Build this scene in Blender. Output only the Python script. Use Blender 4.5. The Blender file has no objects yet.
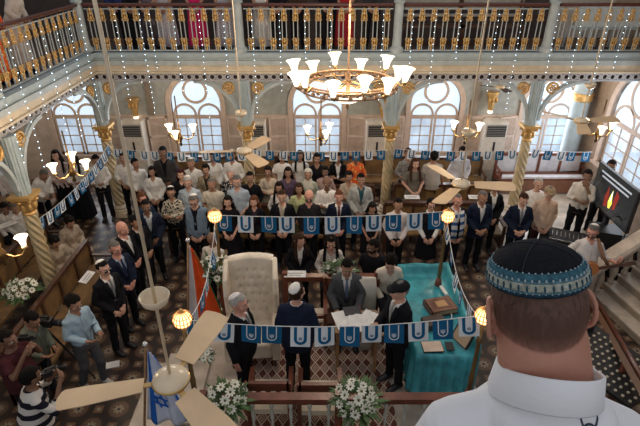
import bpy, math, random
from mathutils import Matrix, Vector
PI = math.pi
R = math.radians
random.seed(7)
SC = bpy.context.scene
COL = SC.collection
# ------------------------------------------------------------------ camera
H = 6.16; TH = R(28.8); FPX = 498.0
CO, SI = math.cos(TH), math.sin(TH)
cd = bpy.data.cameras.new('camera'); cam = bpy.data.objects.new('camera', cd); COL.objects.link(cam)
cam.location = (0, 0, H); cam.rotation_euler = (PI/2 - TH, 0, 0)
cd.sensor_width = 36; cd.lens = 36*FPX/640; cd.clip_start = .05; cd.clip_end = 200
SC.camera = cam
def ray(px, py):
    u = (px-320)/FPX; v = (213-py)/FPX
    return Vector((u, CO+v*SI, -SI+v*CO))
def at_z(px, py, z):
    d = ray(px, py); t = (z-H)/d.z
    return Vector((d.x*t, d.y*t, z))
def at_y(px, py, y):
    d = ray(px, py); t = y/d.y
    return Vector((d.x*t, y, H+d.z*t))
# ------------------------------------------------------------------ materials
MATS = {}
def nd(nt, t, **kw):
    n = nt.nodes.new(t)
    for k, v in kw.items():
        if hasattr(n, k): setattr(n, k, v)
    return n
def mat(name, col, rough=.6, metal=0, bump=0, bscale=30, var=.12, emis=0, alpha=1, sheen=0, trans=0, col2=None, nscale=6):
    key = (name, tuple(col), rough, metal, bump, emis)
    if key in MATS: return MATS[key]
    m = bpy.data.materials.new(name); m.use_nodes = True
    nt = m.node_tree; b = nt.nodes['Principled BSDF']
    b.inputs['Roughness'].default_value = rough; b.inputs['Metallic'].default_value = metal
    if rough >= .8: b.inputs['Specular IOR Level'].default_value = .12
    c = (*col, 1)
    tc = nd(nt, 'ShaderNodeTexCoord'); no = nd(nt, 'ShaderNodeTexNoise'); no.inputs['Scale'].default_value = nscale
    no.inputs['Detail'].default_value = 4
    nt.links.new(tc.outputs['Object'], no.inputs['Vector'])
    mx = nd(nt, 'ShaderNodeMix', data_type='RGBA')
    d = col2 if col2 else [x*(1-var) for x in col]; e = [min(1, x*(1+var*.6)) for x in col] if not col2 else col
    mx.inputs[6].default_value = (*d, 1); mx.inputs[7].default_value = (*e, 1)
    cr = nd(nt, 'ShaderNodeMapRange'); cr.inputs[1].default_value = .35; cr.inputs[2].default_value = .65
    nt.links.new(no.outputs[0], cr.inputs[0]); nt.links.new(cr.outputs[0], mx.inputs[0])
    nt.links.new(mx.outputs[2], b.inputs['Base Color'])
    if bump:
        n2 = nd(nt, 'ShaderNodeTexNoise'); n2.inputs['Scale'].default_value = bscale
        nt.links.new(tc.outputs['Object'], n2.inputs['Vector'])
        bp = nd(nt, 'ShaderNodeBump'); bp.inputs['Strength'].default_value = bump; bp.inputs['Distance'].default_value = .02
        nt.links.new(n2.outputs[0], bp.inputs['Height']); nt.links.new(bp.outputs[0], b.inputs['Normal'])
    if emis:
        b.inputs['Emission Color'].default_value = c; b.inputs['Emission Strength'].default_value = emis
    if trans: b.inputs['Transmission Weight'].default_value = trans
    if alpha < 1: b.inputs['Alpha'].default_value = alpha
    MATS[key] = m
    return m
def cloth(col, name='fabric'): return mat(name, col, .85, bump=.35, bscale=14)
def pattern_cloth(name, c1, c2, scale=40, kind='voronoi', th=.35):
    key = ('pat', name, tuple(c1), tuple(c2), scale)
    if key in MATS: return MATS[key]
    m = bpy.data.materials.new(name); m.use_nodes = True; nt = m.node_tree; b = nt.nodes['Principled BSDF']
    b.inputs['Roughness'].default_value = .85; b.inputs['Specular IOR Level'].default_value = .12
    tc = nd(nt, 'ShaderNodeTexCoord')
    if kind == 'voronoi':
        t = nd(nt, 'ShaderNodeTexVoronoi'); t.inputs['Scale'].default_value = scale; out = t.outputs[0]
    elif kind == 'stripe':
        t = nd(nt, 'ShaderNodeTexWave'); t.bands_direction = 'Z'; t.inputs['Scale'].default_value = scale; out = t.outputs[1]
    else:
        t = nd(nt, 'ShaderNodeTexNoise'); t.inputs['Scale'].default_value = scale; out = t.outputs[0]
    nt.links.new(tc.outputs['Object'], t.inputs['Vector'])
    g = nd(nt, 'ShaderNodeMath', operation='GREATER_THAN'); g.inputs[1].default_value = th
    nt.links.new(out, g.inputs[0])
    mx = nd(nt, 'ShaderNodeMix', data_type='RGBA'); mx.inputs[6].default_value = (*c1, 1); mx.inputs[7].default_value = (*c2, 1)
    nt.links.new(g.outputs[0], mx.inputs[0]); nt.links.new(mx.outputs[2], b.inputs['Base Color'])
    MATS[key] = m
    return m
# ------------------------------------------------------------------ mesh builder
class MB:
    def __init__(s): s.v = []; s.f = []; s.mi = []; s.m = Matrix.Identity(4); s.cm = 0
    def add(s, vs, fs, mi=None):
        n = len(s.v); s.v += [tuple(s.m @ Vector(p)) for p in vs]
        s.f += [tuple(i+n for i in f) for f in fs]; s.mi += [s.cm if mi is None else mi]*len(fs); return s
    def box(s, x0, y0, z0, x1, y1, z1, mi=None):
        v = [(x0,y0,z0),(x1,y0,z0),(x1,y1,z0),(x0,y1,z0),(x0,y0,z1),(x1,y0,z1),(x1,y1,z1),(x0,y1,z1)]
        return s.add(v, [(0,3,2,1),(4,5,6,7),(0,1,5,4),(1,2,6,5),(2,3,7,6),(3,0,4,7)], mi)
    def cbox(s, c, d, rz=0, rx=0, ry=0, mi=None, taper=1):
        M = Matrix.Translation(c) @ Matrix.Rotation(rz,4,'Z') @ Matrix.Rotation(ry,4,'Y') @ Matrix.Rotation(rx,4,'X')
        a, b, e = d[0]/2, d[1]/2, d[2]/2; t = taper
        v = [(-a,-b,-e),(a,-b,-e),(a,b,-e),(-a,b,-e),(-a*t,-b*t,e),(a*t,-b*t,e),(a*t,b*t,e),(-a*t,b*t,e)]
        return s.add([M@Vector(p) for p in v], [(0,3,2,1),(4,5,6,7),(0,1,5,4),(1,2,6,5),(2,3,7,6),(3,0,4,7)], mi)
    def rings(s, rs, mi=None, caps=True, closed=False):
        n = len(rs[0]); v = [p for r in rs for p in r]; f = []
        m = len(rs)
        for i in range(m if closed else m-1):
            for j in range(n):
                a = i*n+j; b = i*n+(j+1) % n; i2 = (i+1) % m
                f.append((a, b, i2*n+(j+1) % n, i2*n+j))
        if caps and not closed: f.append(tuple(range(n-1,-1,-1))); f.append(tuple((m-1)*n+j for j in range(n)))
        return s.add(v, f, mi)
    def loft(s, data, n=16, mi=None, caps=True, pw=1):
        """data: (z, rx, ry, cx, cy)"""
        rs = []
        for d in data:
            z, rx, ry = d[:3]; cx = d[3] if len(d) > 3 else 0; cy = d[4] if len(d) > 4 else 0
            r = []
            for k in range(n):
                a = 2*PI*k/n; c_, s_ = math.cos(a), math.sin(a)
                r.append((cx+rx*math.copysign(abs(c_)**pw, c_), cy+ry*math.copysign(abs(s_)**pw, s_), z))
            rs.append(r)
        return s.rings(rs, mi, caps)
    def lathe(s, prof, c=(0,0,0), n=16, mi=None, caps=True):
        return s.rings([[(c[0]+r*math.cos(2*PI*k/n), c[1]+r*math.sin(2*PI*k/n), c[2]+z) for k in range(n)] for r, z in prof], mi, caps)
    def tube(s, pts, rad, n=8, mi=None, flat=1, up=(0,0,1), closed=False):
        pts = [Vector(p) for p in pts]; m = len(pts)
        if not hasattr(rad, '__len__'): rad = [rad]*m
        rs = []; pu = None
        for i, p in enumerate(pts):
            if closed: t = pts[(i+1) % m]-pts[i-1]
            else: t = pts[min(i+1, m-1)]-pts[max(i-1, 0)]
            if t.length < 1e-9: t = Vector((0,0,1))
            t.normalize()
            u = Vector(up) if pu is None else pu
            u = u - t*u.dot(t)
            if u.length < 1e-3: u = Vector((1,0,0)) - t*t.x
            if u.length < 1e-3: u = Vector((0,1,0))
            u.normalize(); w = t.cross(u); pu = u
            rs.append([p + u*(rad[i]*flat*math.cos(2*PI*k/n)) + w*(rad[i]*math.sin(2*PI*k/n)) for k in range(n)])
        return s.rings(rs, mi, True, closed)
    def ball(s, c, r, n=12, m=8, mi=None, M=None):
        if not hasattr(r, '__len__'): r = (r, r, r)
        v = [(0,0,-1)]
        for i in range(1, m):
            a = -PI/2 + PI*i/m
            for k in range(n): v.append((math.cos(a)*math.cos(2*PI*k/n), math.cos(a)*math.sin(2*PI*k/n), math.sin(a)))
        v.append((0,0,1))
        T = Matrix.Translation(c) @ (M.to_4x4() if M else Matrix.Identity(4)) @ Matrix.Diagonal((*r, 1))
        f = [(0, 1+(k+1) % n, 1+k) for k in range(n)]
        for i in range(m-2):
            for k in range(n): f.append((1+i*n+k, 1+i*n+(k+1) % n, 1+(i+1)*n+(k+1) % n, 1+(i+1)*n+k))
        L = len(v)-1; b = 1+(m-2)*n
        f += [(L, b+k, b+(k+1) % n) for k in range(n)]
        return s.add([T@Vector(p) for p in v], f, mi)
    def capsule(s, a, b, ra, rb, n=12, mi=None):
        a = Vector(a); b = Vector(b); d = (b-a); L = d.length or 1e-6; d.normalize()
        pts = []; rad = []
        for k in range(4, 0, -1):
            t = PI/2*k/4; pts.append(a - d*ra*math.sin(t)); rad.append(max(ra*math.cos(t), 1e-4))
        pts += [a, b]; rad += [ra, rb]
        for k in range(1, 5):
            t = PI/2*k/4; pts.append(b + d*rb*math.sin(t)); rad.append(max(rb*math.cos(t), 1e-4))
        return s.tube(pts, rad, n, mi)
    def prism(s, poly, y0, y1, mi=None, plane='XZ'):
        n = len(poly)
        def P(p, t): return {'XZ': (p[0], t, p[1]), 'XY': (p[0], p[1], t), 'YZ': (t, p[0], p[1])}[plane]
        v = [P(p, y0) for p in poly]+[P(p, y1) for p in poly]
        f = [tuple(range(n)), tuple(range(2*n-1, n-1, -1))]+[(i, i+n, (i+1) % n+n, (i+1) % n) for i in range(n)]
        return s.add(v, f, mi)
    def mesh(s, name, smooth=True):
        me = bpy.data.meshes.new(name); me.from_pydata(s.v, [], s.f)
        me.validate(); 
        if len(me.polygons) == len(s.mi): me.polygons.foreach_set('material_index', s.mi)
        me.polygons.foreach_set('use_smooth', [smooth]*len(me.polygons))
        me.update(); return me
    def build(s, name, mats, parent=None, smooth=False, fix=True):
        me = s.mesh(name, smooth)
        if not isinstance(mats, (list, tuple)): mats = [mats]
        for m in mats: me.materials.append(m)
        if fix: fixn(me)
        return link(name, me, parent)
def fixn(me):
    import bmesh
    bm = bmesh.new(); bm.from_mesh(me); bmesh.ops.recalc_face_normals(bm, faces=bm.faces); bm.to_mesh(me); bm.free()
def link(name, me, parent=None):
    o = bpy.data.objects.new(name, me); COL.objects.link(o)
    if parent: o.parent = parent
    return o
def tag(o, label=None, cat=None, group=None, kind=None):
    if label: o['label'] = label
    if cat: o['category'] = cat
    if group: o['group'] = group
    if kind: o['kind'] = kind
    return o
def empty(name, loc, label, cat, group=None, rz=0):
    o = bpy.data.objects.new(name, None); COL.objects.link(o); o.location = loc; o.rotation_euler.z = rz
    o.empty_display_size = .1
    return tag(o, label, cat, group)
def struct(o): return tag(o, kind='structure')
def copy_tree(o, parent=None):
    c = o.copy(); COL.objects.link(c)
    if parent: c.parent = parent
    for ch in list(o.children): copy_tree(ch, c)
    return c
def smooth_by_angle(o, a=40):
    me = o.data
    try:
        me.shade_smooth_by_angle if False else None
    except Exception: pass
    me.polygons.foreach_set('use_smooth', [True]*len(me.polygons))
    import bmesh
    bm = bmesh.new(); bm.from_mesh(me)
    for e in bm.edges:
        if len(e.link_faces) == 2 and e.calc_face_angle(0) > R(a): e.smooth = False
    bm.to_mesh(me); bm.free(); return o
def remesh(mb, voxel, sm=2, name='tmp'):
    me = mb.mesh(name); o = bpy.data.objects.new('tmp', me); COL.objects.link(o)
    md = o.modifiers.new('r', 'REMESH'); md.mode = 'VOXEL'; md.voxel_size = voxel; md.use_smooth_shade = True
    if sm:
        s = o.modifiers.new('s', 'SMOOTH'); s.factor = .5; s.iterations = sm
    dg = bpy.context.evaluated_depsgraph_get(); dg.update()
    out = bpy.data.meshes.new_from_object(o.evaluated_get(dg))
    bpy.data.objects.remove(o); bpy.data.meshes.remove(me)
    out.name = name
    return out
def mesh_to_mb(me, mb, mi=0):
    n = len(mb.v); mb.v += [tuple(mb.m @ v.co) for v in me.vertices]
    mb.f += [tuple(i+n for i in p.vertices) for p in me.polygons]; mb.mi += [mi]*len(me.polygons)
# ------------------------------------------------------------------ palette
M_WOOD = mat('dark_wood', (.085,.035,.02), .35, bump=.15, var=.4)
M_REDWOOD = mat('red_wood', (.16,.05,.028), .3, bump=.1, var=.35)
M_OAK = mat('oak_wood', (.30,.16,.07), .45, bump=.1, var=.3)
M_GOLD = mat('gilt', (.66,.40,.14), .42, .45, bump=.4, bscale=60)
M_BRASS = mat('brass', (.55,.36,.15), .3, .9)
M_BRONZE = mat('bronze', (.22,.13,.05), .35, .8)
M_CREAM = mat('cream_paint', (.62,.52,.38), .55, bump=.05)
M_BLUEGREY = mat('bluegrey_paint', (.37,.44,.46), .55, bump=.05)
M_GREYPAINT = mat('grey_paint', (.42,.46,.46), .5)
M_WALL = mat('wall_paint', (.42,.43,.40), .8, bump=.1)
M_WALLB = mat('beige_panel', (.66,.53,.44), .7)
M_FRAME = mat('window_paint', (.62,.48,.39), .55)
M_WHITE = mat('white_paint', (.75,.73,.7), .5)
M_BLACK = mat('black', (.012,.012,.014), .5)
M_DARKMET = mat('dark_metal', (.05,.05,.055), .35, .7)
M_STEEL = mat('steel', (.6,.6,.6), .25, .9)
M_BLADE = mat('blade_paint', (.70,.49,.29), .4, bump=.06, bscale=12, nscale=3)
M_FANBODY = mat('fan_enamel', (.74,.60,.42), .3)
M_PAPER = mat('paper', (.78,.76,.74), .8)
M_SHADE = mat('lit_glass', (1.0,.82,.62), .3, emis=1.5)
M_SHADE2 = mat('lit_bowl', (1.0,.85,.68), .3, emis=1.2)
M_AMBER = mat('amber_glass', (1.0,.58,.25), .3, emis=2.0)
M_LED = mat('led', (.62,.82,1.0), .3, emis=6)
M_COPPER = mat('copper_gilt', (.46,.29,.17), .4, .6, bump=.5, bscale=50)
M_WIRE = mat('clear_wire', (.35,.42,.42), .4)
M_LEAF = mat('leaf', (.07,.13,.04), .6, var=.5)
M_PETAL = mat('petal', (.80,.78,.66), .6)
M_CENTRE = mat('flower_eye', (.10,.11,.03), .7)
M_BLUE = mat('flag_blue', (.013,.11,.24), .8)
M_FLAGW = mat('flag_white', (.72,.74,.76), .8)
M_TURQ = mat('turquoise_satin', (.045,.33,.39), .35, bump=.5, bscale=7, var=.3)
M_IVORY = mat('ivory_leather', (.80,.68,.53), .5, bump=.05)
M_MARBLE = mat('pale_marble', (.50,.42,.34), .35, var=.3, bump=.03, nscale=3)
M_GLASS = mat('glass', (.9,.95,1), .02, trans=1, alpha=.15)
M_FROST = mat('frosted_pane', (.62,.78,.95), .4, emis=.5, var=.08)  # frosted arch glass; its own pale blue glow stands in for daylight
M_PANE = mat('glow_pane', (.56,.68,.82), .1, emis=.42, alpha=.62, var=.45, nscale=1.6)  # lower glass also emits, a glow in place of daylight coming through
# ================================================================== THE ROOM
XL, XR, YW, XLW = -5.05, 7.15, 13.1, -8.4
YF = 11.2; ZG = 3.98
def floor_mat():
    m = bpy.data.materials.new('patterned_tiles'); m.use_nodes = True; nt = m.node_tree; b = nt.nodes['Principled BSDF']
    L = nt.links.new
    tc = nd(nt, 'ShaderNodeTexCoord'); mp = nd(nt, 'ShaderNodeMapping'); mp.inputs['Scale'].default_value = (2.35,2.35,2.35)
    mp.inputs['Rotation'].default_value = (0,0,R(45))
    L(tc.outputs['Object'], mp.inputs['Vector'])
    fr = nd(nt, 'ShaderNodeVectorMath', operation='FRACTION'); L(mp.outputs[0], fr.inputs[0])
    sb = nd(nt, 'ShaderNodeVectorMath', operation='SUBTRACT'); sb.inputs[1].default_value = (.5,.5,0); L(fr.outputs[0], sb.inputs[0])
    sp = nd(nt, 'ShaderNodeSeparateXYZ'); L(sb.outputs[0], sp.inputs[0])
    def M(op, a, b_=None, v=None):
        n = nd(nt, 'ShaderNodeMath', operation=op)
        if isinstance(a, (int, float)): n.inputs[0].default_value = a
        else: L(a, n.inputs[0])
        if b_ is not None:
            if isinstance(b_, (int, float)): n.inputs[1].default_value = b_
            else: L(b_, n.inputs[1])
        return n.outputs[0]
    x, y = sp.outputs[0], sp.outputs[1]
    r = M('SQRT', M('ADD', M('MULTIPLY', x, x), M('MULTIPLY', y, y)))
    ang = M('ARCTAN2', y, x)
    pet = M('MULTIPLY', M('ABSOLUTE', M('COSINE', M('MULTIPLY', ang, 4))), .12)
    inner = M('LESS_THAN', r, M('ADD', pet, .08))
    med = M('LESS_THAN', r, .40); ring = M('MULTIPLY', M('GREATER_THAN', r, .33), med)
    core = M('LESS_THAN', r, .06)
    ax, ay = M('ABSOLUTE', x), M('ABSOLUTE', y)
    corner = M('GREATER_THAN', M('ADD', ax, ay), .78)
    cc = M('GREATER_THAN', M('MINIMUM', ax, ay), .44)
    def mix(f, c1, c2):
        n = nd(nt, 'ShaderNodeMix', data_type='RGBA'); L(f, n.inputs[0])
        for i, c in ((6, c1), (7, c2)):
            if isinstance(c, tuple): n.inputs[i].default_value = (*c, 1)
            else: L(c, n.inputs[i])
        return n.outputs[2]
    c = mix(med, (.035,.02,.015), (.15,.085,.05))
    c = mix(ring, c, (.06,.03,.02))
    c = mix(inner, c, (.36,.29,.2))
    c = mix(core, c, (.05,.04,.04))
    c = mix(corner, c, (.20,.11,.06)); c = mix(cc, c, (.38,.32,.25))
    no = nd(nt, 'ShaderNodeTexNoise'); no.inputs['Scale'].default_value = 1.5; L(tc.outputs['Object'], no.inputs['Vector'])
    n = nd(nt, 'ShaderNodeMix', data_type='RGBA', blend_type='MULTIPLY'); n.inputs[0].default_value = .5; L(c, n.inputs[6]); L(no.outputs[0], n.inputs[7])
    L(n.outputs[2], b.inputs['Base Color']); b.inputs['Roughness'].default_value = .45
    return m
def rug_mat():
    m = bpy.data.materials.new('diamond_rug'); m.use_nodes = True; nt = m.node_tree; b = nt.nodes['Principled BSDF']; L = nt.links.new
    tc = nd(nt, 'ShaderNodeTexCoord'); mp = nd(nt, 'ShaderNodeMapping'); mp.inputs['Scale'].default_value = (7.2,4.6,1); L(tc.outputs['Object'], mp.inputs['Vector'])
    sp = nd(nt, 'ShaderNodeSeparateXYZ'); L(mp.outputs[0], sp.inputs[0])
    def M(op, a, b_=None):
        n = nd(nt, 'ShaderNodeMath', operation=op)
        for i, q in enumerate((a, b_)):
            if q is None: continue
            if isinstance(q, (int, float)): n.inputs[i].default_value = q
            else: L(q, n.inputs[i])
        return n.outputs[0]
    x = M('ABSOLUTE', M('SUBTRACT', M('FRACT', sp.outputs[0]), .5)); y = M('ABSOLUTE', M('SUBTRACT', M('FRACT', sp.outputs[1]), .5))
    d = M('ADD', x, y)
    line = M('LESS_THAN', M('ABSOLUTE', M('SUBTRACT', d, .5)), .09)
    line2 = M('LESS_THAN', M('ABSOLUTE', M('SUBTRACT', d, .24)), .05); dot = M('LESS_THAN', d, .09)
    f = M('MAXIMUM', M('MAXIMUM', line, line2), dot)
    mx = nd(nt, 'ShaderNodeMix', data_type='RGBA'); L(f, mx.inputs[0]); mx.inputs[6].default_value = (.10,.03,.02,1); mx.inputs[7].default_value = (.42,.33,.26,1)
    L(mx.outputs[2], b.inputs['Base Color']); b.inputs['Roughness'].default_value = .95
    return m
m = MB(); m.box(XLW-.2, -3, -.2, XR+.2, YW+.2, 0); struct(m.build('floor', floor_mat()))
# ---- windows in the far wall: (centre x, half width, sill, transom, spring)
WX = [-6.6, -3.33, -.07, 3.1, 6.15]
HW, SILL, TRAN = .66, .85, 1.93
def arch_pts(cx, hw, z0, top, n=20):
    """outline of an opening with an elliptical head, from lower left over the top"""
    pts = [(cx-hw, z0)]
    sp = top-hw*1.0
    for k in range(n+1):
        a = PI - PI*k/n; pts.append((cx+hw*math.cos(a), sp+hw*math.sin(a)))
    pts.append((cx+hw, z0)); return pts
def wall_with_windows(name, x0, x1, z0, z1, cxs, hw, sill, top, thick, material):
    """wall in local XZ, one continuous mesh around the openings"""
    mb = MB(); cur = x0
    for cx in cxs:
        mb.box(cur, 0, z0, cx-hw, thick, z1); cur = cx+hw
        mb.box(cx-hw, 0, z0, cx+hw, thick, sill)
        a = arch_pts(cx, hw, sill, top)[1:-1]
        for k in range(len(a)-1):
            mb.prism([a[k], a[k+1], (a[k+1][0], z1), (a[k][0], z1)], 0, thick)
    mb.box(cur, 0, z0, x1, thick, z1)
    return struct(mb.build(name, material))
TOP = 2.98
wall_with_windows('wall_far', XLW-.2, XR+.2, 0, 3.75, WX, HW, SILL, TOP, .3, M_WALL).location = (0, YW, 0)
m = MB(); m.box(XLW-.2, YW, 3.75, XR+.2, YW+.3, 7.6); struct(m.build('wall_far_upper', mat('upper_wall', (.30,.30,.29), .8)))
def ring_arc(mb, cx, cz, r, a0, a1, w, y0, y1, n=14):
    p = []
    for k in range(n+1):
        a = a0+(a1-a0)*k/n
        p.append([(cx+(r-w)*math.cos(a), y0, cz+(r-w)*math.sin(a)), (cx+(r+w)*math.cos(a), y0, cz+(r+w)*math.sin(a)),
                  (cx+(r+w)*math.cos(a), y1, cz+(r+w)*math.sin(a)), (cx+(r-w)*math.cos(a), y1, cz+(r-w)*math.sin(a))])
    mb.rings(p)
def make_window(idx, hw, sill, tran, top):
    root = MB()
    # moulded surround (local x, y towards room = -y)
    o = arch_pts(0, hw+.13, sill, top+.13); i = arch_pts(0, hw, sill, top)
    rs = []
    for a, b in zip(o, i): rs.append([(a[0], -.07, a[1]), (b[0], -.05, b[1]), (b[0], .12, b[1]), (a[0], .0, a[1])])
    root.rings(rs)
    w = root.build('window_%d' % idx, M_FRAME)
    struct(w)
    f = MB()
    f.box(-hw, .02, tran-.05, hw, .12, tran+.05)
    sp = top-hw
    rb = hw*.46; zc = top-rb-.05
    ring_arc(f, 0, zc, rb, 0, 2*PI, .035, .03, .10, 28)
    for sx in (-1, 1): ring_arc(f, sx*hw*.5, tran+.05, hw*.44, 0, PI, .03, .03, .10)
    # casements
    for sx in (-1, 1):
        x0, x1 = (sx*.02, sx*(hw-.01)); a, b = min(x0, x1), max(x0, x1)
        f.box(a, .03, sill, a+.05, .09, tran); f.box(b-.05, .03, sill, b, .09, tran)
        f.box(a, .03, sill, b, .09, sill+.06)
        xm = (a+b)/2; f.box(xm-.012, .04, sill, xm+.012, .08, tran)
        for k in range(1, 4): z = sill+(tran-sill)*k/4; f.box(a, .04, z-.012, b, .08, z+.012)
    f.build('window_frame', M_FRAME, w)
    g = MB(); g.prism(arch_pts(0, hw-.01, tran, top-.01), .055, .06); g.build('window_pane', M_FROST, w)
    g = MB(); g.box(-hw+.01, .055, sill, hw-.01, .06, tran); g.build('window_pane', M_PANE, w)
    s = MB(); s.box(-hw-.18, -.12, sill-.07, hw+.18, .1, sill); s.build('window_sill', M_FRAME, w)
    return w
for i, x in enumerate(WX): make_window(i+1, HW, SILL, TRAN, TOP).location = (x, YW, 0)
# right wall with its larger window
RWY = 10.9
wall = wall_with_windows('wall_right', -YW-.3, 3, 0, 7.6, [-RWY], .95, 1.16, 3.55, .3, mat('wall_tan', (.42,.32,.25), .8))
wall.rotation_euler.z = -PI/2; wall.location = (XR, 0, 0)
w = make_window(6, .95, 1.16, 2.27, 3.55); w.rotation_euler.z = -PI/2; w.location = (XR, RWY, 0)
m = MB(); m.box(XLW-.3, -3, 0, XLW, YW+.3, 7.6); struct(m.build('wall_left', M_WALL))
# beige lower panelling of the far wall
m = MB(); cur = XLW
for x in WX+[None]:
    e = (x-HW-.14) if x is not None else XR
    m.box(cur, YW-.03, 0, e, YW, 2.0)
    if x is not None: m.box(x-HW-.14, YW-.03, 0, x+HW+.14, YW, SILL-.08); cur = x+HW+.14
struct(m.build('trim_1', M_WALLB))
# shutters folded beside each window
n_sh = ['at the leftmost far window', 'second far window from the left', 'middle far window', 'fourth far window from the left', 'rightmost far window']
def make_shutter():
    t = empty('window_shutter', (0,0,0), 'x', 'shutter', 'louvred shutters on the far wall')
    f = MB(); w, h = .52, 1.12
    f.box(0, -.03, 0, .05, 0, h); f.box(w-.05, -.03, 0, w, 0, h)
    for z in (0, h/2-.03, h-.06): f.box(0, -.03, z, w, 0, z+.06)
    f.build('shutter_frame', M_WALLB, t)
    s = MB(); k = .07
    while k < h-.07: s.cbox((w/2, -.015, k), (w-.1, .012, .036), rx=R(35)); k += .034
    s.build('louvres', M_WALLB, t); return t
sh0 = make_shutter(); first = True
for i, x in enumerate(WX):
    for sd, word in ((-1, 'left'), (1, 'right')):
        if (i == 0 and sd < 0) or (i == 4 and sd > 0): continue
        o = sh0 if first else copy_tree(sh0); first = False
        o['label'] = 'beige louvred shutter folded open on the %s of the %s' % (word, n_sh[i].replace('at the ', ''))
        if sd > 0: o.location = (x+HW+.15, YW-.06, SILL+.02); o.rotation_euler.z = -R(14)
        else: o.location = (x-HW-.15-.505, YW-.185, SILL+.02); o.rotation_euler.z = R(14)
# pilaster strips + gilt wall brackets between windows
for i, px in enumerate((150, 250, 385, 476)):
    p = at_y(px, 100, YW); m = MB(); m.box(p.x-.07, YW-.06, 2.0, p.x+.07, YW, 3.75); struct(m.build('trim_%d' % (i+2), mat('pilaster_paint', (.30,.24,.18), .7)))
br = None
for px, py, nm in ((134, 106, 'above the cabinet right of the leftmost window'), (384, 108, 'right of the middle window'), (492, 100, 'above the cabinet near the fourth window')):
    p = at_y(px, py, YW-.14)
    if br is None:
        br = empty('wall_bracket', (0,0,0), 'x', 'wall bracket', 'gilt wall brackets on the far wall')
        b = MB(); b.loft([(-.28,.05,.05),(-.22,.08,.07),(-.1,.09,.08),(0,.11,.1),(.1,.13,.11),(.16,.14,.12),(.17,.17,.13),(.22,.17,.13)], 8); smooth_by_angle(b.build('corbel', M_GOLD, br))
        for k in range(3): 
            q = MB(); q.ball((-.09+.09*k, -.1, .02), (.035,.03,.07)); q.build('acanthus_leaf', M_GOLD, br, True)
        q = MB(); q.ball((0,0,-.32), (.07,.07,.05)); q.build('lamp_globe', M_SHADE2, br, True); o = br
    else: o = copy_tree(br)
    o['label'] = 'gilt scrolled bracket on the far wall, ' + nm; o.location = p
# ---- galleries
def gal_slab(x0, y0, x1, y1): pass
m = MB(); m.box(XLW, YF-.05, 3.75, XR, YW, ZG); m.box(XLW, 1.0, 3.75, XL+.05, YF-.05, ZG)
struct(m.build('ceiling_gallery', mat('gallery_boards', (.10,.06,.045), .6)))
m = MB(); m.box(-4, -2.5, 3.75, 7.1, 1.2, ZG); struct(m.build('floor_gallery', mat('gallery_boards', (.10,.06,.045), .6)))
# fascia mouldings (grey band, cream band, pierced frieze) on both arms
def fascia(y, z0, z1, out, idx, material):
    mb = MB(); mb.box(XL+.05, y-out, z0, XR, y, z1); mb.box(XL+.05-.1, 1.0, z0, XL+.05+out, y, z1)
    return struct(mb.build('trim_%d' % idx, material))
fascia(YF-.05, 3.93, 4.02, .16, 8, M_BLUEGREY); fascia(YF-.05, 3.86, 3.93, .10, 9, M_BLUEGREY)
fascia(YF-.05, 3.76, 3.86, .13, 10, M_GREYPAINT); fascia(YF-.05, 3.61, 3.76, .09, 11, M_CREAM); fascia(YF-.05, 3.58, 3.62, .13, 12, M_CREAM)
def frieze():
    mb = MB(); z0, z1 = 3.40, 3.59; zc = (z0+z1)/2; y = YF-.11
    mb.box(XL, y-.02, z0, XR, y+.02, z0+.03); mb.box(XL+.0, y-.02, z1-.03, XR, y+.02, z1)
    x = XL+.12; 
    while x < XR:
        ring_arc(mb, x, zc, .065, 0, 2*PI, .016, y-.015, y+.015, 10); mb.box(x+.085-.01, y-.015, z0, x+.085+.01, y+.015, z1); x += .17
    xx = XL+.02; mb.box(xx-.02, 1.0, z0, xx+.02, y, z0+.03); mb.box(xx-.02, 1.0, z1-.03, xx+.02, y, z1)
    yy = 1.1; M0 = mb.m
    while yy < y-.1:
        mb.m = Matrix.Translation((xx, yy, 0)) @ Matrix.Rotation(PI/2, 4, 'Z')
        ring_arc(mb, 0, zc, .065, 0, 2*PI, .016, -.015, .015, 10); mb.box(.085-.01, -.015, z0, .085+.01, .015, z1); yy += .17
    mb.m = M0
    struct(mb.build('trim_13', mat('frieze_paint', (.42,.41,.42), .6)))
    mb = MB(); mb.box(XL, YF-.06, 3.42, XR, YF-.05, 3.58); mb.box(XL-.04, 1, 3.42, XL-.03, YF-.05, 3.58); struct(mb.build('trim_14', mat('frieze_back', (.06,.04,.04), .8)))
frieze()
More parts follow.
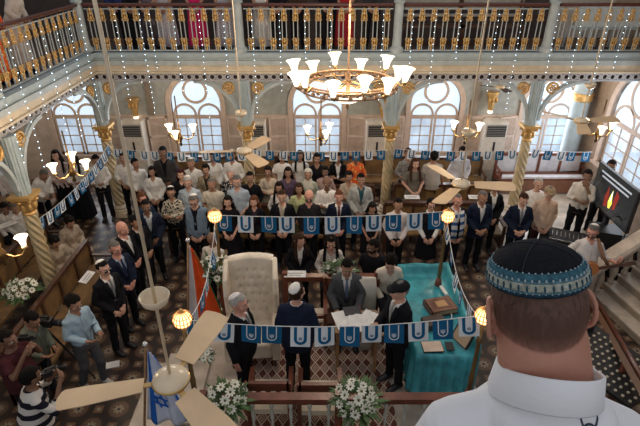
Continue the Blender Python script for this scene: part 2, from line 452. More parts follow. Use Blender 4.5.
# ---- columns
COLX = [-5.05, -1.72, 1.65, 4.88]
def spiral_shaft(mb, z0, z1, r0, r1, n=36, m=90, lobes=6, turns=3.2, amp=.22):
    rs = []
    for i in range(m+1):
        t = i/m; z = z0+(z1-z0)*t; r = r0+(r1-r0)*t; ph = turns*2*PI*t/1.0
        rs.append([((r*(1+amp*math.cos(lobes*(2*PI*k/n)+ph*lobes/2)))*math.cos(2*PI*k/n), (r*(1+amp*math.cos(lobes*(2*PI*k/n)+ph*lobes/2)))*math.sin(2*PI*k/n), z) for k in range(n)])
    mb.rings(rs)
def make_column():
    t = empty('column', (0,0,0), 'x', 'column', 'columns carrying the gallery')
    b = MB(); b.box(-.2,-.2,0,.2,.2,.12); b.lathe([(.19,.12),(.19,.18),(.15,.2),(.17,.24),(.15,.27),(.12,.3)], n=20); b.build('base', M_CREAM, t)
    s = MB(); spiral_shaft(s, .3, 2.0, .115, .10); s.build('shaft', mat('shaft_paint', (.62,.47,.26), .5, col2=(.46,.38,.24)), t, True)
    c = MB(); c.lathe([(.10,2.0),(.125,2.03),(.105,2.06),(.12,2.14),(.15,2.24),(.20,2.30),(.155,2.31),(.155,2.33)], n=16)
    c.box(-.19,-.19,2.33,.19,.19,2.39)
    for k in range(8):
        a = 2*PI*k/8; c.ball((.13*math.cos(a), .13*math.sin(a), 2.16), (.035,.035,.08), 8, 6); c.ball((.19*math.cos(a), .19*math.sin(a), 2.29), (.035,.035,.03), 8, 6)
    smooth_by_angle(c.build('capital', M_GOLD, t))
    u = MB(); u.loft([(2.39,.13,.13),(2.6,.12,.12),(3.1,.125,.125),(3.42,.14,.14)], 8)
    for k in range(8):
        a = 2*PI*(k+.5)/8; u.tube([(.115*math.cos(a), .115*math.sin(a), 2.4), (.125*math.cos(a), .125*math.sin(a), 3.42)], .02, 6)
    u.build('upper_shaft', M_BLUEGREY, t)
    g = MB(); g.lathe([(.15,4.0),(.15,4.1),(.105,4.14),(.095,4.3),(.085,7.4)], n=14); g.lathe([(.11,5.0),(.125,5.03),(.11,5.06)], n=14)
    smooth_by_angle(g.build('gallery_post', M_GREYPAINT, t))
    return t
def make_bracket():
    """quarter arch with a gilt rosette in its spandrel, local: springs at x=0, reaches out along +x"""
    t = empty('arch_bracket', (0,0,0), 'x', 'arch bracket', 'arched brackets between columns and frieze')
    rr = .86; zs = 2.50
    a = MB(); rs = []
    for k in range(13):
        q = PI*.5*k/12; x = .14+rr*1.1*(1-math.cos(q)); z = zs+rr*math.sin(q)*1.04
        nx, nz = -math.sin(q) if False else math.cos(q), -math.sin(q)
        rs.append([(x+dx, y, z+dz) for dx, dz, y in ((.035*nx, .035*nz, -.05), (-.035*nx, -.035*nz, -.05), (-.035*nx, -.035*nz, .05), (.035*nx, .035*nz, .05))])
    a.rings(rs); a.build('arch_rib', M_GREYPAINT, t)
    b = MB(); pts = [(.13, zs)]
    b2 = [( .14+rr*1.1*(1-math.cos(PI*.5*k/12)), zs+rr*math.sin(PI*.5*k/12)*1.04) for k in range(13)]
    # thin web with round hole: strips between rib and corner, leaving rosette gap
    for k in range(12):
        p, q = b2[k], b2[k+1]
        b.prism([p, q, (q[0]-.03, min(q[1]+.07, 3.42)), (p[0]-.03, min(p[1]+.07, 3.42))], -.02, .02)
    b.build('web', M_BLUEGREY, t)
    r = MB(); ring_arc(r, .33, 3.24, .115, 0, 2*PI, .022, -.03, .03, 18)
    for k in range(6): q = 2*PI*k/6; r.ball((.33+.055*math.cos(q), 0, 3.24+.055*math.sin(q)), (.03,.02,.03), 8, 6)
    r.ball((.33,0,3.24), (.025,.035,.025), 8, 6); r.build('rosette', M_GOLD, t, True)
    return t
c0 = make_column(); b0 = make_bracket()
cn = ['far left corner of the gallery', 'far arcade left of the great chandelier', 'far arcade right of the great chandelier', 'far arcade at the right, before the long settee']
ci = 0
for i, x in enumerate(COLX):
    o = c0 if i == 0 else copy_tree(c0); o.location = (x, YF-.06, 0)
    o['label'] = ['spiral column at the ', 'spiral column in the ', 'spiral column in the ', 'spiral column in the '][i]+cn[i]
    for sd in (-1, 1):
        if i == 0 and sd < 0: continue
        if True:
            q = b0 if ci == 0 else copy_tree(b0); ci += 1
            q.location = (x, YF-.08, 0); q.rotation_euler.z = 0 if sd > 0 else PI
            q['label'] = 'grey arch bracket on the %s of the %s' % ('right' if sd > 0 else 'left', ['far left corner column', 'far column left of the great chandelier', 'far column right of the great chandelier', 'far column before the long settee'][i])
for i, (y, nm) in enumerate(((7.55, 'near left column'), (3.9, 'column below the left frame edge'))):
    o = copy_tree(c0); o.location = (XL+.03, y, 0); o['label'] = 'spiral column with gilt capital, %s in the left aisle' % ('nearest' if i == 0 else 'out at the side')
    for sd in (-1, 1):
        q = copy_tree(b0); q.location = (XL+.03, y, 0); q.rotation_euler.z = sd*PI/2
        q['label'] = 'grey arch bracket springing %s from the %s' % ('away' if sd > 0 else 'towards the viewer', nm)
q = copy_tree(b0); q.location = (XL+.03, YF-.08, 0); q.rotation_euler.z = -PI/2; q['label'] = 'grey arch bracket springing along the left arcade from the far corner column'
# ---- gallery balustrades: one railing per bay
def mk_baluster():
    b = MB()
    for x in (-.045, .045): b.box(x-.009, -.009, .06, x+.009, .009, .90)
    o = b.build('baluster', M_GREYPAINT)
    for z, s in ((.21, 1), (.75, -1)):
        g = MB()
        g.ball((0,-.005,z-.05*s), (.040,.020,.038), 8, 6); g.ball((0,-.005,z+.045*s), (.028,.02,.06), 8, 6)
        for sx in (-1, 1):
            g.ball((sx*.048,-.005,z), (.018,.016,.045), 8, 6)
            ring_arc(g, sx*.036, z+.07*s, .03, 0, 2*PI, .008, -.02, .01, 8)
        g.ball((0,-.005,z-.12*s), (.022,.02,.05), 8, 6)
        if s < 0: g.ball((0,0,.86), (.025,.02,.04), 8, 6); ring_arc(g, 0, .83, .045, 0, PI, .009, -.012, .012, 8)
        g.build('gilt_ornament', M_GOLD, o, True)
    return o
bal0 = mk_baluster()
M_BAL_RAIL = mat('dark_rail', (.10,.03,.02), .25)
bal_used = False
def railing(p, q, label, step=.236):
    global bal_used
    p = Vector(p); q = Vector(q); d = q-p; L = d.length; rz = math.atan2(d.y, d.x)
    t = empty('gallery_railing', p, label, 'railing', 'gilt gallery railings', rz)
    a = MB(); a.tube([(0,0,.97),(L,0,.97)], .045, 10, flat=.8); smooth_by_angle(a.build('handrail', M_BAL_RAIL, t))
    a = MB(); a.box(0,-.012,.88,L,.012,.90); a.box(0,-.02,.04,L,.02,.065); a.build('bottom_rail', M_GREYPAINT, t)
    n = int(L/step)
    for k in range(n):
        x = (k+.5)*L/n
        if not bal_used: o = bal0; o.parent = t; bal_used = True
        else: o = copy_tree(bal0, t)
        o.location = (x, 0, 0)
    return t
for i in range(3):
    railing((COLX[i]+.12, YF-.06, ZG+.02), (COLX[i+1]-.12, YF-.06, ZG+.02), 'gilt and grey balustrade of the far gallery, '+['left bay above the two leftmost windows', 'middle bay behind the great chandelier', 'bay right of the great chandelier'][i])
railing((COLX[3]+.12, YF-.06, ZG+.02), (XR-.02, YF-.06, ZG+.02), 'gilt and grey balustrade of the far gallery, rightmost bay with pale chairs behind')
railing((XL+.03, 7.67, ZG+.02), (XL+.03, YF-.2, ZG+.02), 'gilt and grey balustrade of the left gallery, far bay')
railing((XL+.03, 4.0, ZG+.02), (XL+.03, 7.43, ZG+.02), 'gilt and grey balustrade of the left gallery, near bay beside the orange dress')
# dark panelling and pale chairs upstairs
m = MB(); m.box(XLW, YW-.06, ZG, XR, YW, 5.4); struct(m.build('trim_15', mat('upper_panel', (.07,.05,.045), .6)))
m = MB(); m.box(5.6, YW-.09, 4.0, XR, YW-.06, 6.5); struct(m.build('trim_16', mat('pale_panel', (.62,.56,.48), .6)))
b0u = None
for i, (px, nm) in enumerate(((430, 'left'), (490, 'right'))):
    t = empty('gallery_bench', (at_y(px, 30, 12.2).x, 12.2, ZG+.002), 'dark slatted bench on the far gallery, %s of the two right of the great chandelier' % nm, 'bench', 'benches on the far gallery')
    m = MB(); m.box(-.75,-.2,.4,.75,.2,.45); m.build('seat', M_WOOD, t)
    for z in (.6,.75,.9): m = MB(); m.box(-.75,.18,z,.75,.21,z+.06); m.build('back_slat', mat('pale_slat', (.35,.33,.3), .6), t)
    for x in (-.7,.66):
        m = MB(); m.box(x,-.2,0,x+.05,-.15,.4); m.build('leg', M_WOOD, t); m = MB(); m.box(x,.15,0,x+.05,.2,.95); m.build('leg', M_WOOD, t)
M_PCHAIR = mat('pale_plastic', (.62,.70,.74), .4)
def plastic_chair():
    t = empty('plastic_chair', (0,0,0), 'x', 'chair', 'pale chairs on the far gallery')
    m = MB(); m.loft([(.43,.2,.2),(.46,.21,.21)], 12, pw=.6); m.build('seat', M_PCHAIR, t)
    m = MB(); pts = [(-.2,.5),(-.21,.8),(-.17,.92),(-.08,.97),(.08,.97),(.17,.92),(.21,.8),(.2,.5)]; m.prism(pts, -.22, -.19); m.build('backrest', M_PCHAIR, t)
    for sx in (-1,1):
        for sy in (-1,1): m = MB(); m.tube([(sx*.17,sy*.17,.44),(sx*.2,sy*.2,0)], .018, 6); m.build('leg', M_PCHAIR, t)
    return t
pc = plastic_chair()
for i in range(4):
    o = pc if i == 0 else copy_tree(pc); o.location = (5.80+.345*i, 11.75, ZG)
    o['label'] = ['leftmost pale round-backed chair behind the far gallery rail', 'second pale round-backed chair from the left on the far gallery', 'third pale round-backed chair from the left on the far gallery', 'rightmost pale round-backed chair on the far gallery, by the frame edge'][i]
# grey corner column, far right
t = empty('corner_pier', (6.78, 12.72, 0), 'tall round blue-grey pier in the far right corner of the hall', 'column')
m = MB(); m.lathe([(.3,0),(.3,.3),(.22,.34),(.22,3.1),(.27,3.2),(.22,3.3),(.3,3.42)], n=24); smooth_by_angle(m.build('shaft', M_BLUEGREY, t))
m = MB(); m.lathe([(.23,2.5),(.26,2.55),(.24,2.62),(.27,2.7)], n=24); m.build('gilt_collar', M_GOLD, t, True)
# air-conditioner cabinets
def ac():
    t = empty('air_conditioner', (0,0,0), 'x', 'air conditioner', 'standing air conditioners by the far wall')
    m = MB(); m.box(-.3,-.2,0,.3,.2,1.95); o = m.build('body', mat('ac_plastic', (.66,.6,.52), .4), t)
    bv = o.modifiers.new('b', 'BEVEL'); bv.width = .025; bv.segments = 2
    m = MB(); m.box(-.25,-.215,1.55,.25,-.2,1.86); g = m.build('outlet_grille', M_BLACK, t)
    for k in range(6): m = MB(); m.box(-.25,-.222,1.58+.05*k,.25,-.212,1.59+.05*k); m.build('vane', mat('ac_vane', (.35,.33,.3), .5), g)
    m = MB(); m.box(-.025,-.21,1.12,.025,-.2,1.4); m.build('display_panel', M_BLACK, t)
    m = MB(); m.box(-.27,-.207,.1,.27,-.2,.6); m.build('intake_grille', mat('ac_intake', (.5,.46,.4), .5), t)
    return t
a0 = ac()
for i, (px, nm) in enumerate(((137, 'between the two leftmost windows'), (256, 'behind the spiral column left of centre'), (376, 'right of the middle window'), (491, 'right of the fourth window'))):
    o = a0 if i == 0 else copy_tree(a0); o.location = (at_y(px, 150, 12.75).x, 12.8, 0); o['label'] = 'tall cream air conditioner cabinet standing '+nm
# outside: neighbouring building seen through the panes
t = empty('neighbour_building', (0, 20, -3), 'pale blue-grey building outside the tall windows', 'building')
m = MB(); m.box(-16,0,-2,16,4,4.9); m.build('facade', mat('outside_wall', (.55,.62,.72), .9, var=.3, nscale=1), t)
for k in range(14):
    for j in range(2):
        m = MB(); x = -15+2.2*k; m.box(x,-.05,.2+2.3*j,x+1.1,.0,1.7+2.3*j); m.build('window', mat('outside_window', (.18,.24,.32), .3), t)
        if j == 0 and k > 10: pass
t = empty('side_building', (13, 8, -3), 'pale building outside the right wall window', 'building')
m = MB(); m.box(0,0,-2,4,9,4.7); m.build('facade', mat('outside_wall', (.55,.62,.72), .9, var=.3, nscale=1), t)
for k in range(4): m = MB(); m.box(-.05,.6+2.1*k,2.4,0,1.6+2.1*k,4.0); m.build('window', mat('outside_window', (.18,.24,.32), .3), t)
# ================================================================== PEOPLE
EYEW = mat('eye_white', (.75,.72,.68), .3); IRIS = mat('iris', (.03,.02,.015), .2); LIP = mat('lips', (.30,.10,.08), .5)
SK = {'l': (.58,.33,.24), 'p': (.62,.30,.22), 'm': (.38,.20,.125), 'd': (.20,.10,.06), 'k': (.10,.05,.032)}
def skin(k): return mat('skin', SK[k], .5, bump=.05, bscale=60, var=.08)
VB = .0115
TORSO = {'m': [(.80,.145,.11),(.88,.155,.115),(.98,.148,.108),(1.1,.143,.105),(1.22,.153,.112),(1.33,.158,.11),(1.39,.14,.092),(1.44,.085,.068),(1.47,.062,.06)],
         'f': [(.80,.152,.112),(.88,.162,.118),(.98,.142,.105),(1.08,.124,.095),(1.2,.134,.108),(1.28,.138,.122),(1.34,.136,.10),(1.39,.118,.08),(1.44,.07,.058),(1.47,.055,.052)],
         'b': [(.80,.17,.14),(.88,.19,.165),(.98,.195,.18),(1.1,.182,.172),(1.22,.176,.145),(1.33,.172,.125),(1.39,.15,.10),(1.44,.092,.072),(1.47,.068,.064)]}
# arms per pose: (elbow, wrist, hand dir, palm normal, curl) for the +x side; the other side mirrored unless given
POSES = {
 'clasp': dict(R=((.265,.02,1.14),(.085,-.20,.985),(-.72,-.25,-.55),(0,.75,-.3),.6)),
 'low':   dict(R=((.25,.03,1.13),(.09,-.16,.90),(-.6,-.25,-.7),(0,.75,-.3),.6)),
 'fold':  dict(R=((.25,-.06,1.14),(-.06,-.235,1.165),(-.95,.12,.1),(0,.8,-.2),.5), L=((-.25,-.05,1.13),(.07,-.21,1.115),(.95,.15,.1),(0,.8,-.2),.5)),
 'hang':  dict(R=((.255,.03,1.13),(.265,-.03,.87),(0,-.12,-1),(-1,0,0),.35)),
 'hold':  dict(R=((.24,.0,1.14),(.10,-.27,1.09),(-.25,-.8,.15),(-.5,0,.6),.7)),
 'camera': dict(R=((.27,-.16,1.22),(.10,-.27,1.47),(-.5,-.4,.6),(-.5,.2,0),1.0)),
 'face':  dict(R=((.22,-.17,1.20),(.05,-.16,1.43),(-.2,.05,.8),(0,1,0),.6), L=((-.24,-.08,1.13),(.02,-.22,1.12),(.95,.1,.1),(0,.8,-.2),.5)),
 'guitar': dict(R=((.30,-.04,1.16),(.40,-.26,1.20),(.1,-.3,.6),(0,.8,.3),1.1), L=((-.33,.02,1.2),(-.10,-.22,1.10),(.7,-.1,-.5),(0,.8,0),.8)),
 'desk':  dict(R=((.26,-.10,1.14),(.14,-.36,1.05),(-.4,-.8,-.1),(0,0,-1),.35)),
 'lap':   dict(R=((.25,-.02,1.13),(.10,-.24,.98),(-.6,-.6,-.3),(0,0,-1),.4)),
}
MIRR = lambda a: tuple((-v[0], v[1], v[2]) if hasattr(v, '__len__') else v for v in a)
def arms_of(pose, k=.90):
    p = POSES[pose]; r = p['R']; l = p.get('L') or MIRR(r)
    q = lambda a: ((a[0][0]*k, a[0][1], a[0][2]),)+tuple(a[1:])
    return q(r), q(l)
def head_M(yaw, pitch, s=1.085):
    return Matrix.Translation((0, .01, 1.48)) @ Matrix.Rotation(R(yaw), 4, 'Z') @ Matrix.Rotation(R(pitch), 4, 'X') @ Matrix.Scale(s, 4) @ Matrix.Translation((0, -.01, -1.48))
def stance(st, lean):
    """matrix for everything above the hips"""
    dz = -.42 if st == 'sit' else 0
    return Matrix.Translation((0, 0, dz)) @ Matrix.Translation((0, 0, .92)) @ Matrix.Rotation(R(lean), 4, 'X') @ Matrix.Translation((0, 0, -.92))
def legs_of(st, s):
    if st == 'sit': return (s*.095, 0, .49), (s*.12, -.42, .50), (s*.12, -.40, .09)
    if st == 'step': return (s*.085, 0, .9), (s*.10, -.06-.05*s, .5), (s*.11, .05-.10*s, .09)
    return (s*.085, .005, .9), (s*.095, -.01, .5), (s*.105, .02, .09)
def hand(mb, w, d, nrm, curl, fingers):
    w = Vector(w); d = Vector(d).normalized(); nrm = Vector(nrm); nrm = (nrm-d*nrm.dot(d)).normalized(); sd = d.cross(nrm)
    M = Matrix((sd, d, nrm)).transposed()
    if not fingers:
        mb.ball(w+d*.045, (.040, .052, .018), 10, 8, M=M); mb.capsule(w-d*.02, w+d*.02, .026, .024, 8)
        return
    for k in range(4):
        off = (-.030+.020*k); ln = (.068,.078,.074,.058)[k]*.55
        p0 = w+d*.08+sd*off; pts = [w+d*.05+sd*off*.9, p0]; dd = d
        for j in range(2):
            dd = (dd+nrm*curl*(.55+.2*j)).normalized(); pts.append(pts[-1]+dd*ln)
        mb.tube(pts, [.0105,.0105,.0095,.0075], 6)
    for sgn in (1,):
        b = w+d*.025-sd*.035; pts = [b, b-sd*.012+d*.03+nrm*.012, b-sd*.008+d*.055+nrm*.026]
        mb.tube(pts, [.0125,.011,.008], 6)
def head_shape(mb, k=1.0, jaw=1.0):
    mb.ball((0,.014,1.628), (.0765,.096,.098), 18, 14)
    mb.ball((0,-.022,1.575), (.060,.068,.072), 16, 10)
    mb.ball((0,-.045,1.535), (.038*jaw,.044,.042), 12, 8)
    mb.ball((0,-.068,1.632), (.055,.026,.018), 12, 8)
    mb.capsule((0,-.085,1.625), (0,-.112,1.585), .010, .0155, 8)
    mb.ball((0,-.090,1.555), (.026,.012,.013), 10, 6)
    mb.ball((0,-.082,1.520), (.02,.018,.016), 10, 6)
    for s in (-1, 1):
        mb.ball((s*.079,.020,1.600), (.011,.022,.034), 8, 8)
        mb.ball((s*.045,-.062,1.585), (.024,.022,.022), 8, 8)
CACHE = {}
def body_mesh(sex, st, lean, pose, yaw, pitch):
    key = ('body', sex, st, lean, pose, yaw, pitch)
    if key in CACHE: return CACHE[key]
    mb = MB(); S = stance(st, lean); HM = S @ head_M(yaw, pitch)
    mb.m = S; mb.loft([(z, rx-.004, ry-.004) for z, rx, ry in TORSO[sex]], 20)
    ar = arms_of(pose); sh = .158 if sex != 'f' else .136
    for sg, a in ((1, ar[0]), (-1, ar[1])):
        mb.capsule((sg*.08,0,1.39), (sg*sh,0,1.37), .050, .048)
        mb.capsule((sg*sh,0,1.37), a[0], .048, .038); mb.capsule(a[0], a[1], .038, .026)
        hand(mb, a[1], a[2], a[3], a[4], False)
    mb.capsule((0,.008,1.42), (0,.0,1.53), .054 if sex != 'f' else .045, .052 if sex != 'f' else .043)
    mb.m = Matrix.Identity(4)
    for s in (-1, 1):
        h, k, an = legs_of(st, s)
        mb.capsule(h, k, .082, .056); mb.capsule(k, an, .052, .036)
        c = tuple((Vector(k)*.65+Vector(an)*.35)+Vector((0,.018,0))); mb.ball(c, (.048,.05,.09), 10, 8)
        mb.capsule((an[0], an[1]+.02, .045), (an[0]*1.08, an[1]-.15, .03), .036, .028)
    if st == 'sit': mb.capsule((-.08,0,.5), (.08,0,.5), .12, .12)
    mb.m = HM; head_shape(mb)
    me = remesh(mb, VB, 1, 'body')
    out = MB(); mesh_to_mb(me, out, 0)
    bpy.data.meshes.remove(me)
    out.m = S
    for a in ar: hand(out, a[1], a[2], a[3], a[4], True)
    out.m = HM
    for s in (-1, 1):
        out.ball((s*.030,-.0815,1.608), (.0135,.010,.0085), 8, 6, mi=1); out.ball((s*.030,-.0895,1.608), (.0055,.004,.006), 6, 4, mi=2)
        out.tube([(s*.014,-.093,1.630),(s*.032,-.094,1.636),(s*.050,-.081,1.629)], [.003,.0048,.0025], 5, mi=2)
    out.ball((0,-.1005,1.556), (.021,.006,.0045), 8, 4, mi=3); out.ball((0,-.0990,1.549), (.018,.006,.005), 8, 4, mi=3)
    me = out.mesh('body'); 
    for _ in range(4): me.materials.append(None)
    me.materials[1] = EYEW; me.materials[2] = IRIS; me.materials[3] = LIP
    CACHE[key] = me; return me
def garment(kind, sex, st, lean, pose):
    """upper garment; returns mesh in body space"""
    key = ('g', kind, sex, st, lean, pose)
    if key in CACHE: return CACHE[key]
    sleeves = {'shirt': 1, 'jacket': 1, 'tee': .45, 'blouse': 1, 'vest': 0, 'tunic': 1, 'dress': .5, 'bib': 0, 'roll': .75}[kind]
    inf = {'shirt': .014, 'jacket': .025, 'tee': .016, 'blouse': .018, 'vest': .026, 'tunic': .02, 'dress': .014, 'bib': .02, 'roll': .015}[kind]
    bot = {'shirt': .90, 'jacket': .78, 'tee': .85, 'blouse': .84, 'vest': .88, 'tunic': .52, 'dress': .50, 'bib': .9, 'roll': .9}[kind]
    if st == 'sit': bot = max(bot, .86)
    mb = MB(); prof = []
    for z, rx, ry in TORSO[sex]:
        if z >= bot-.0001: prof.append((z, rx+inf, ry+inf))
    if bot < .8: prof = [(bot, .20+inf*.5, .15+inf*.5), ((bot+.82)/2, .19+inf*.5, .14+inf*.5)]+prof if kind in ('tunic', 'dress') else [(bot, .175+inf, .13+inf)]+prof
    elif prof[0][0] > bot+.01: prof = [(bot, prof[0][1], prof[0][2])]+prof
    top = 1.455 if kind != 'jacket' else 1.45
    prof = [p for p in prof if p[0] <= top]
    mb.loft(prof, 24)
    ar = arms_of(pose); sh = .158 if sex != 'f' else .136
    for sg, a in ((1, ar[0]), (-1, ar[1])):
        mb.capsule((sg*.07,0,1.385), (sg*sh,0,1.365), .052+inf*.7, .048+inf*.8)
        if sleeves:
            e = Vector(a[0]); s0 = Vector((sg*sh,0,1.365)); w = Vector(a[1])
            if sleeves < .6:
                q = s0.lerp(e, .72); mb.tube([s0, q, q.lerp(e,.05)], [.055+inf, .052+inf, .05+inf], 12)
            else:
                mb.capsule(s0, e, .045+inf, .038+inf)
                f = (.93 if sleeves == 1 else .45)
                q = e.lerp(w, f); mb.ball(e, .039+inf); mb.tube([e, e.lerp(q,.5), q], [.038+inf, .034+inf, .031+inf*.9], 12)
    if kind in ('shirt', 'roll', 'jacket', 'tunic'):
        r = .064+inf*.5; n = 20
        pts = [((r)*math.cos(2*PI*k/n), .004+r*math.sin(2*PI*k/n)*.95, 1.462 - (.03 if math.sin(2*PI*k/n) < -.6 else 0) - .008*(1-math.sin(2*PI*k/n))) for k in range(n)]
        mb.tube(pts, .013, 6, closed=True)
    me = remesh(mb, .012, 1, kind)
    # folds: gentle displacement
    for v in me.vertices:
        p = v.co; d = .004*math.sin(38*p.z+9*p.x)*math.sin(11*p.x+7*p.z) + .003*math.sin(60*p.x+23*p.z)
        n = Vector((p.x, p.y, 0)); 
        if n.length > .02: v.co += n.normalized()*d
    if kind in ('jacket', 'vest', 'blouse', 'shirt', 'roll', 'tunic'):
        import bmesh
        bm = bmesh.new(); bm.from_mesh(me); kill = []
        w1, z0 = {'jacket': (.075, 1.10), 'vest': (.06, 1.22), 'blouse': (.05, 1.37), 'shirt': (.028, 1.405), 'roll': (.03, 1.40), 'tunic': (.025, 1.39)}[kind]
        for f in bm.faces:
            c = f.calc_center_median()
            if c.y < -.02 and c.z > z0 and abs(c.x) < w1*min(1, (c.z-z0)/(1.42-z0)): kill.append(f)
        bmesh.ops.delete(bm, geom=kill, context='FACES'); bm.to_mesh(me); bm.free()
    me.transform(stance(st, lean))
    me.materials.append(None); CACHE[key] = me; return me
def legwear(kind, sex, st):
    key = ('l', kind, sex, st)
    if key in CACHE: return CACHE[key]
    mb = MB()
    if kind == 'trousers':
        T = TORSO[sex]
        if st == 'sit':
            mb.capsule((-.07,0,.50), (.07,0,.50), .135, .135); mb.loft([(.45,.16,.13),(.62,.165,.13)], 20)
        else: mb.loft([(.82,.155,.125),(.9,T[1][1]+.01,T[1][2]+.01),(1.0,T[2][1]+.008,T[2][2]+.008)], 20)
        for s in (-1, 1):
            h, k, an = legs_of(st, s); mb.capsule(h, k, .095, .070); mb.ball(k, .069)
            mb.tube([k, Vector(k).lerp(Vector(an), .5)+Vector((0,.01,0)), (an[0], an[1], .075)], [.068, .062, .056], 12)
    else:
        zb = {'skirt': .38, 'longskirt': .08, 'sari': .05}[kind]
        if st == 'sit':
            mb.capsule((-.08,0,.50), (.08,0,.50), .14, .14); mb.capsule((0,-.05,.51), (0,-.40,.50), .13, .12); mb.capsule((-.1,-.02,.5), (-.13,-.40,.49), .09, .09); mb.capsule((.1,-.02,.5), (.13,-.40,.49), .09, .09)
            mb.loft([(max(zb,.16),.21,.12,0,-.40),(.45,.20,.11,0,-.40)], 20)
        else: mb.loft([(zb,.24,.19),((zb+.85)/2,.215,.165),(.88,.182,.135),(1.0,.155,.115)], 24)
    me = remesh(mb, .014, 1, kind)
    for v in me.vertices:
        p = v.co; n = Vector((p.x, p.y, 0))
        if kind != 'trousers' and n.length > .02: v.co += n.normalized()*.010*math.sin(9*math.atan2(p.y, p.x))*max(0, min(1, (.95-p.z)*1.6))
        elif n.length > .02: v.co += n.normalized()*.004*math.sin(31*p.z+13*p.x)
    me.materials.append(None); CACHE[key] = me; return me
def shoes_mesh(st):
    key = ('s', st)
    if key in CACHE: return CACHE[key]
    r = []
    for s in (-1, 1):
        h, k, an = legs_of(st, s); mb = MB(); x = an[0]
        mb.rings([[(x*(1+.35*t)+ (w*math.cos(2*PI*q/12)), an[1]+y+0, max(.0, zc+hh*math.sin(2*PI*q/12))) for q in range(12)] for t, y, w, zc, hh in ((0,.075,.018,.035,.03),(0,.06,.038,.045,.05),(.0,.02,.042,.055,.06),(.1,-.06,.044,.04,.045),(.2,-.13,.046,.03,.035),(.3,-.185,.036,.025,.03),(.3,-.205,.014,.022,.02))])
        me = mb.mesh('shoe'); fixn(me); me.materials.append(None); r.append(me)
    CACHE[key] = r; return r
def shell(mb, c, r, keep, thick=.006, n=40, m=28, noise=.0):
    """part of an ellipsoid shell whose unit directions satisfy keep"""
    rnd = random.Random(3)
    v = {}; vs = []; fs = []
    def P(i, k):
        k %= n
        if i in (0, m): k = 0
        if (i, k) not in v:
            a = -PI/2+PI*i/m; d = Vector((math.cos(a)*math.cos(2*PI*k/n), math.cos(a)*math.sin(2*PI*k/n), math.sin(a)))
            q = 1+noise*rnd.uniform(-1, 1); v[(i, k)] = (len(vs), d)
            vs.append(Vector(c)+Vector((d.x*r[0], d.y*r[1], d.z*r[2]))*q)
        return v[(i, k)]
    for i in range(m):
        for k in range(n):
            q = [P(i,k), P(i,k+1), P(i+1,k+1), P(i+1,k)]
            cdir = sum((x[1] for x in q), Vector())/4
            if keep(cdir):
                ids = []
                for x in q:
                    if x[0] not in ids: ids.append(x[0])
                fs.append(tuple(ids))
    used = sorted({i for f in fs for i in f}); mp = {o: i for i, o in enumerate(used)}
    V = [vs[i] for i in used]; c = Vector(c); inner = [c+(p-c)*(1-thick/.09) for p in V]; N = len(V)
    F = [tuple(mp[i] for i in f) for f in fs]
    edges = {}
    for f in F:
        for a, b in zip(f, f[1:]+f[:1]): edges.setdefault((min(a,b), max(a,b)), []).append((a,b))
    G = F+[tuple(i+N for i in reversed(f)) for f in F]+[(b, a, a+N, b+N) for e in edges.values() if len(e) == 1 for a, b in e]
    mb.add(V+inner, G)
HC = (0,.014,1.628); HR = (.083,.103,.105)
def hair_mesh(style):
    key = ('h', style)
    if key in CACHE: return CACHE[key]
    mb = MB()
    if style == 'bald':   # fringe only
        shell(mb, HC, (.081,.100,.100), lambda d: d.z > -.62 and d.z < .12 and d.y > -.12, .005)
    elif style == 'thin':
        shell(mb, HC, (.080,.099,.101), lambda d: d.z > -.62 and (d.y > -.2 or d.z > .72), .004)
    elif style == 'short':
        shell(mb, HC, HR, lambda d: (d.z > .56 and d.y > -.80) or (d.y > .05 and d.z > -.62) or (d.y > -.30 and d.z > -.05 and abs(d.x) > .4), .010, noise=.02)
    elif style == 'curly':
        shell(mb, HC, (.090,.11,.113), lambda d: (d.z > .46 and d.y > -.83) or (d.y > -.1 and d.z > -.55) or (d.y > -.4 and d.z > .02), .016, noise=.05)
    else:
        shell(mb, HC, (.087,.107,.107), lambda d: (d.z > .5 and abs(d.x) > .03*(d.y<0)) or d.y > -.05 or (d.y > -.55 and d.z > -.1 and abs(d.x) > .5), .014)
        L = {'long': .34, 'mid': .16, 'bun': 0}[style]
        if L:
            for a in range(9):
                t = -70+140*a/8; x = math.sin(R(t)); y = math.cos(R(t))
                e = (1.53-L)-.02*(a % 2)
                mb.tube([(x*.077,.014+y*.09,1.62),(x*.085,.02+y*.094,1.52),(x*.10,.03+y*.098,1.45),(x*.115,.035+y*.10,(1.45+e)/2),(x*.10,.035+y*.10,e)], [.022,.028,.03,.028,.010], 8)
            if style == 'long':
                for s in (-1, 1): mb.tube([(s*.078,-.01,1.62),(s*.088,-.03,1.52),(s*.10,-.085,1.42),(s*.105,-.135,1.32),(s*.09,-.14,1.24)], [.018,.024,.026,.024,.008], 8)
        else: mb.ball((0,.12,1.64), (.045,.04,.045), 12, 8)
    me = mb.mesh('hair'); fixn(me); me.materials.append(None); CACHE[key] = me; return me
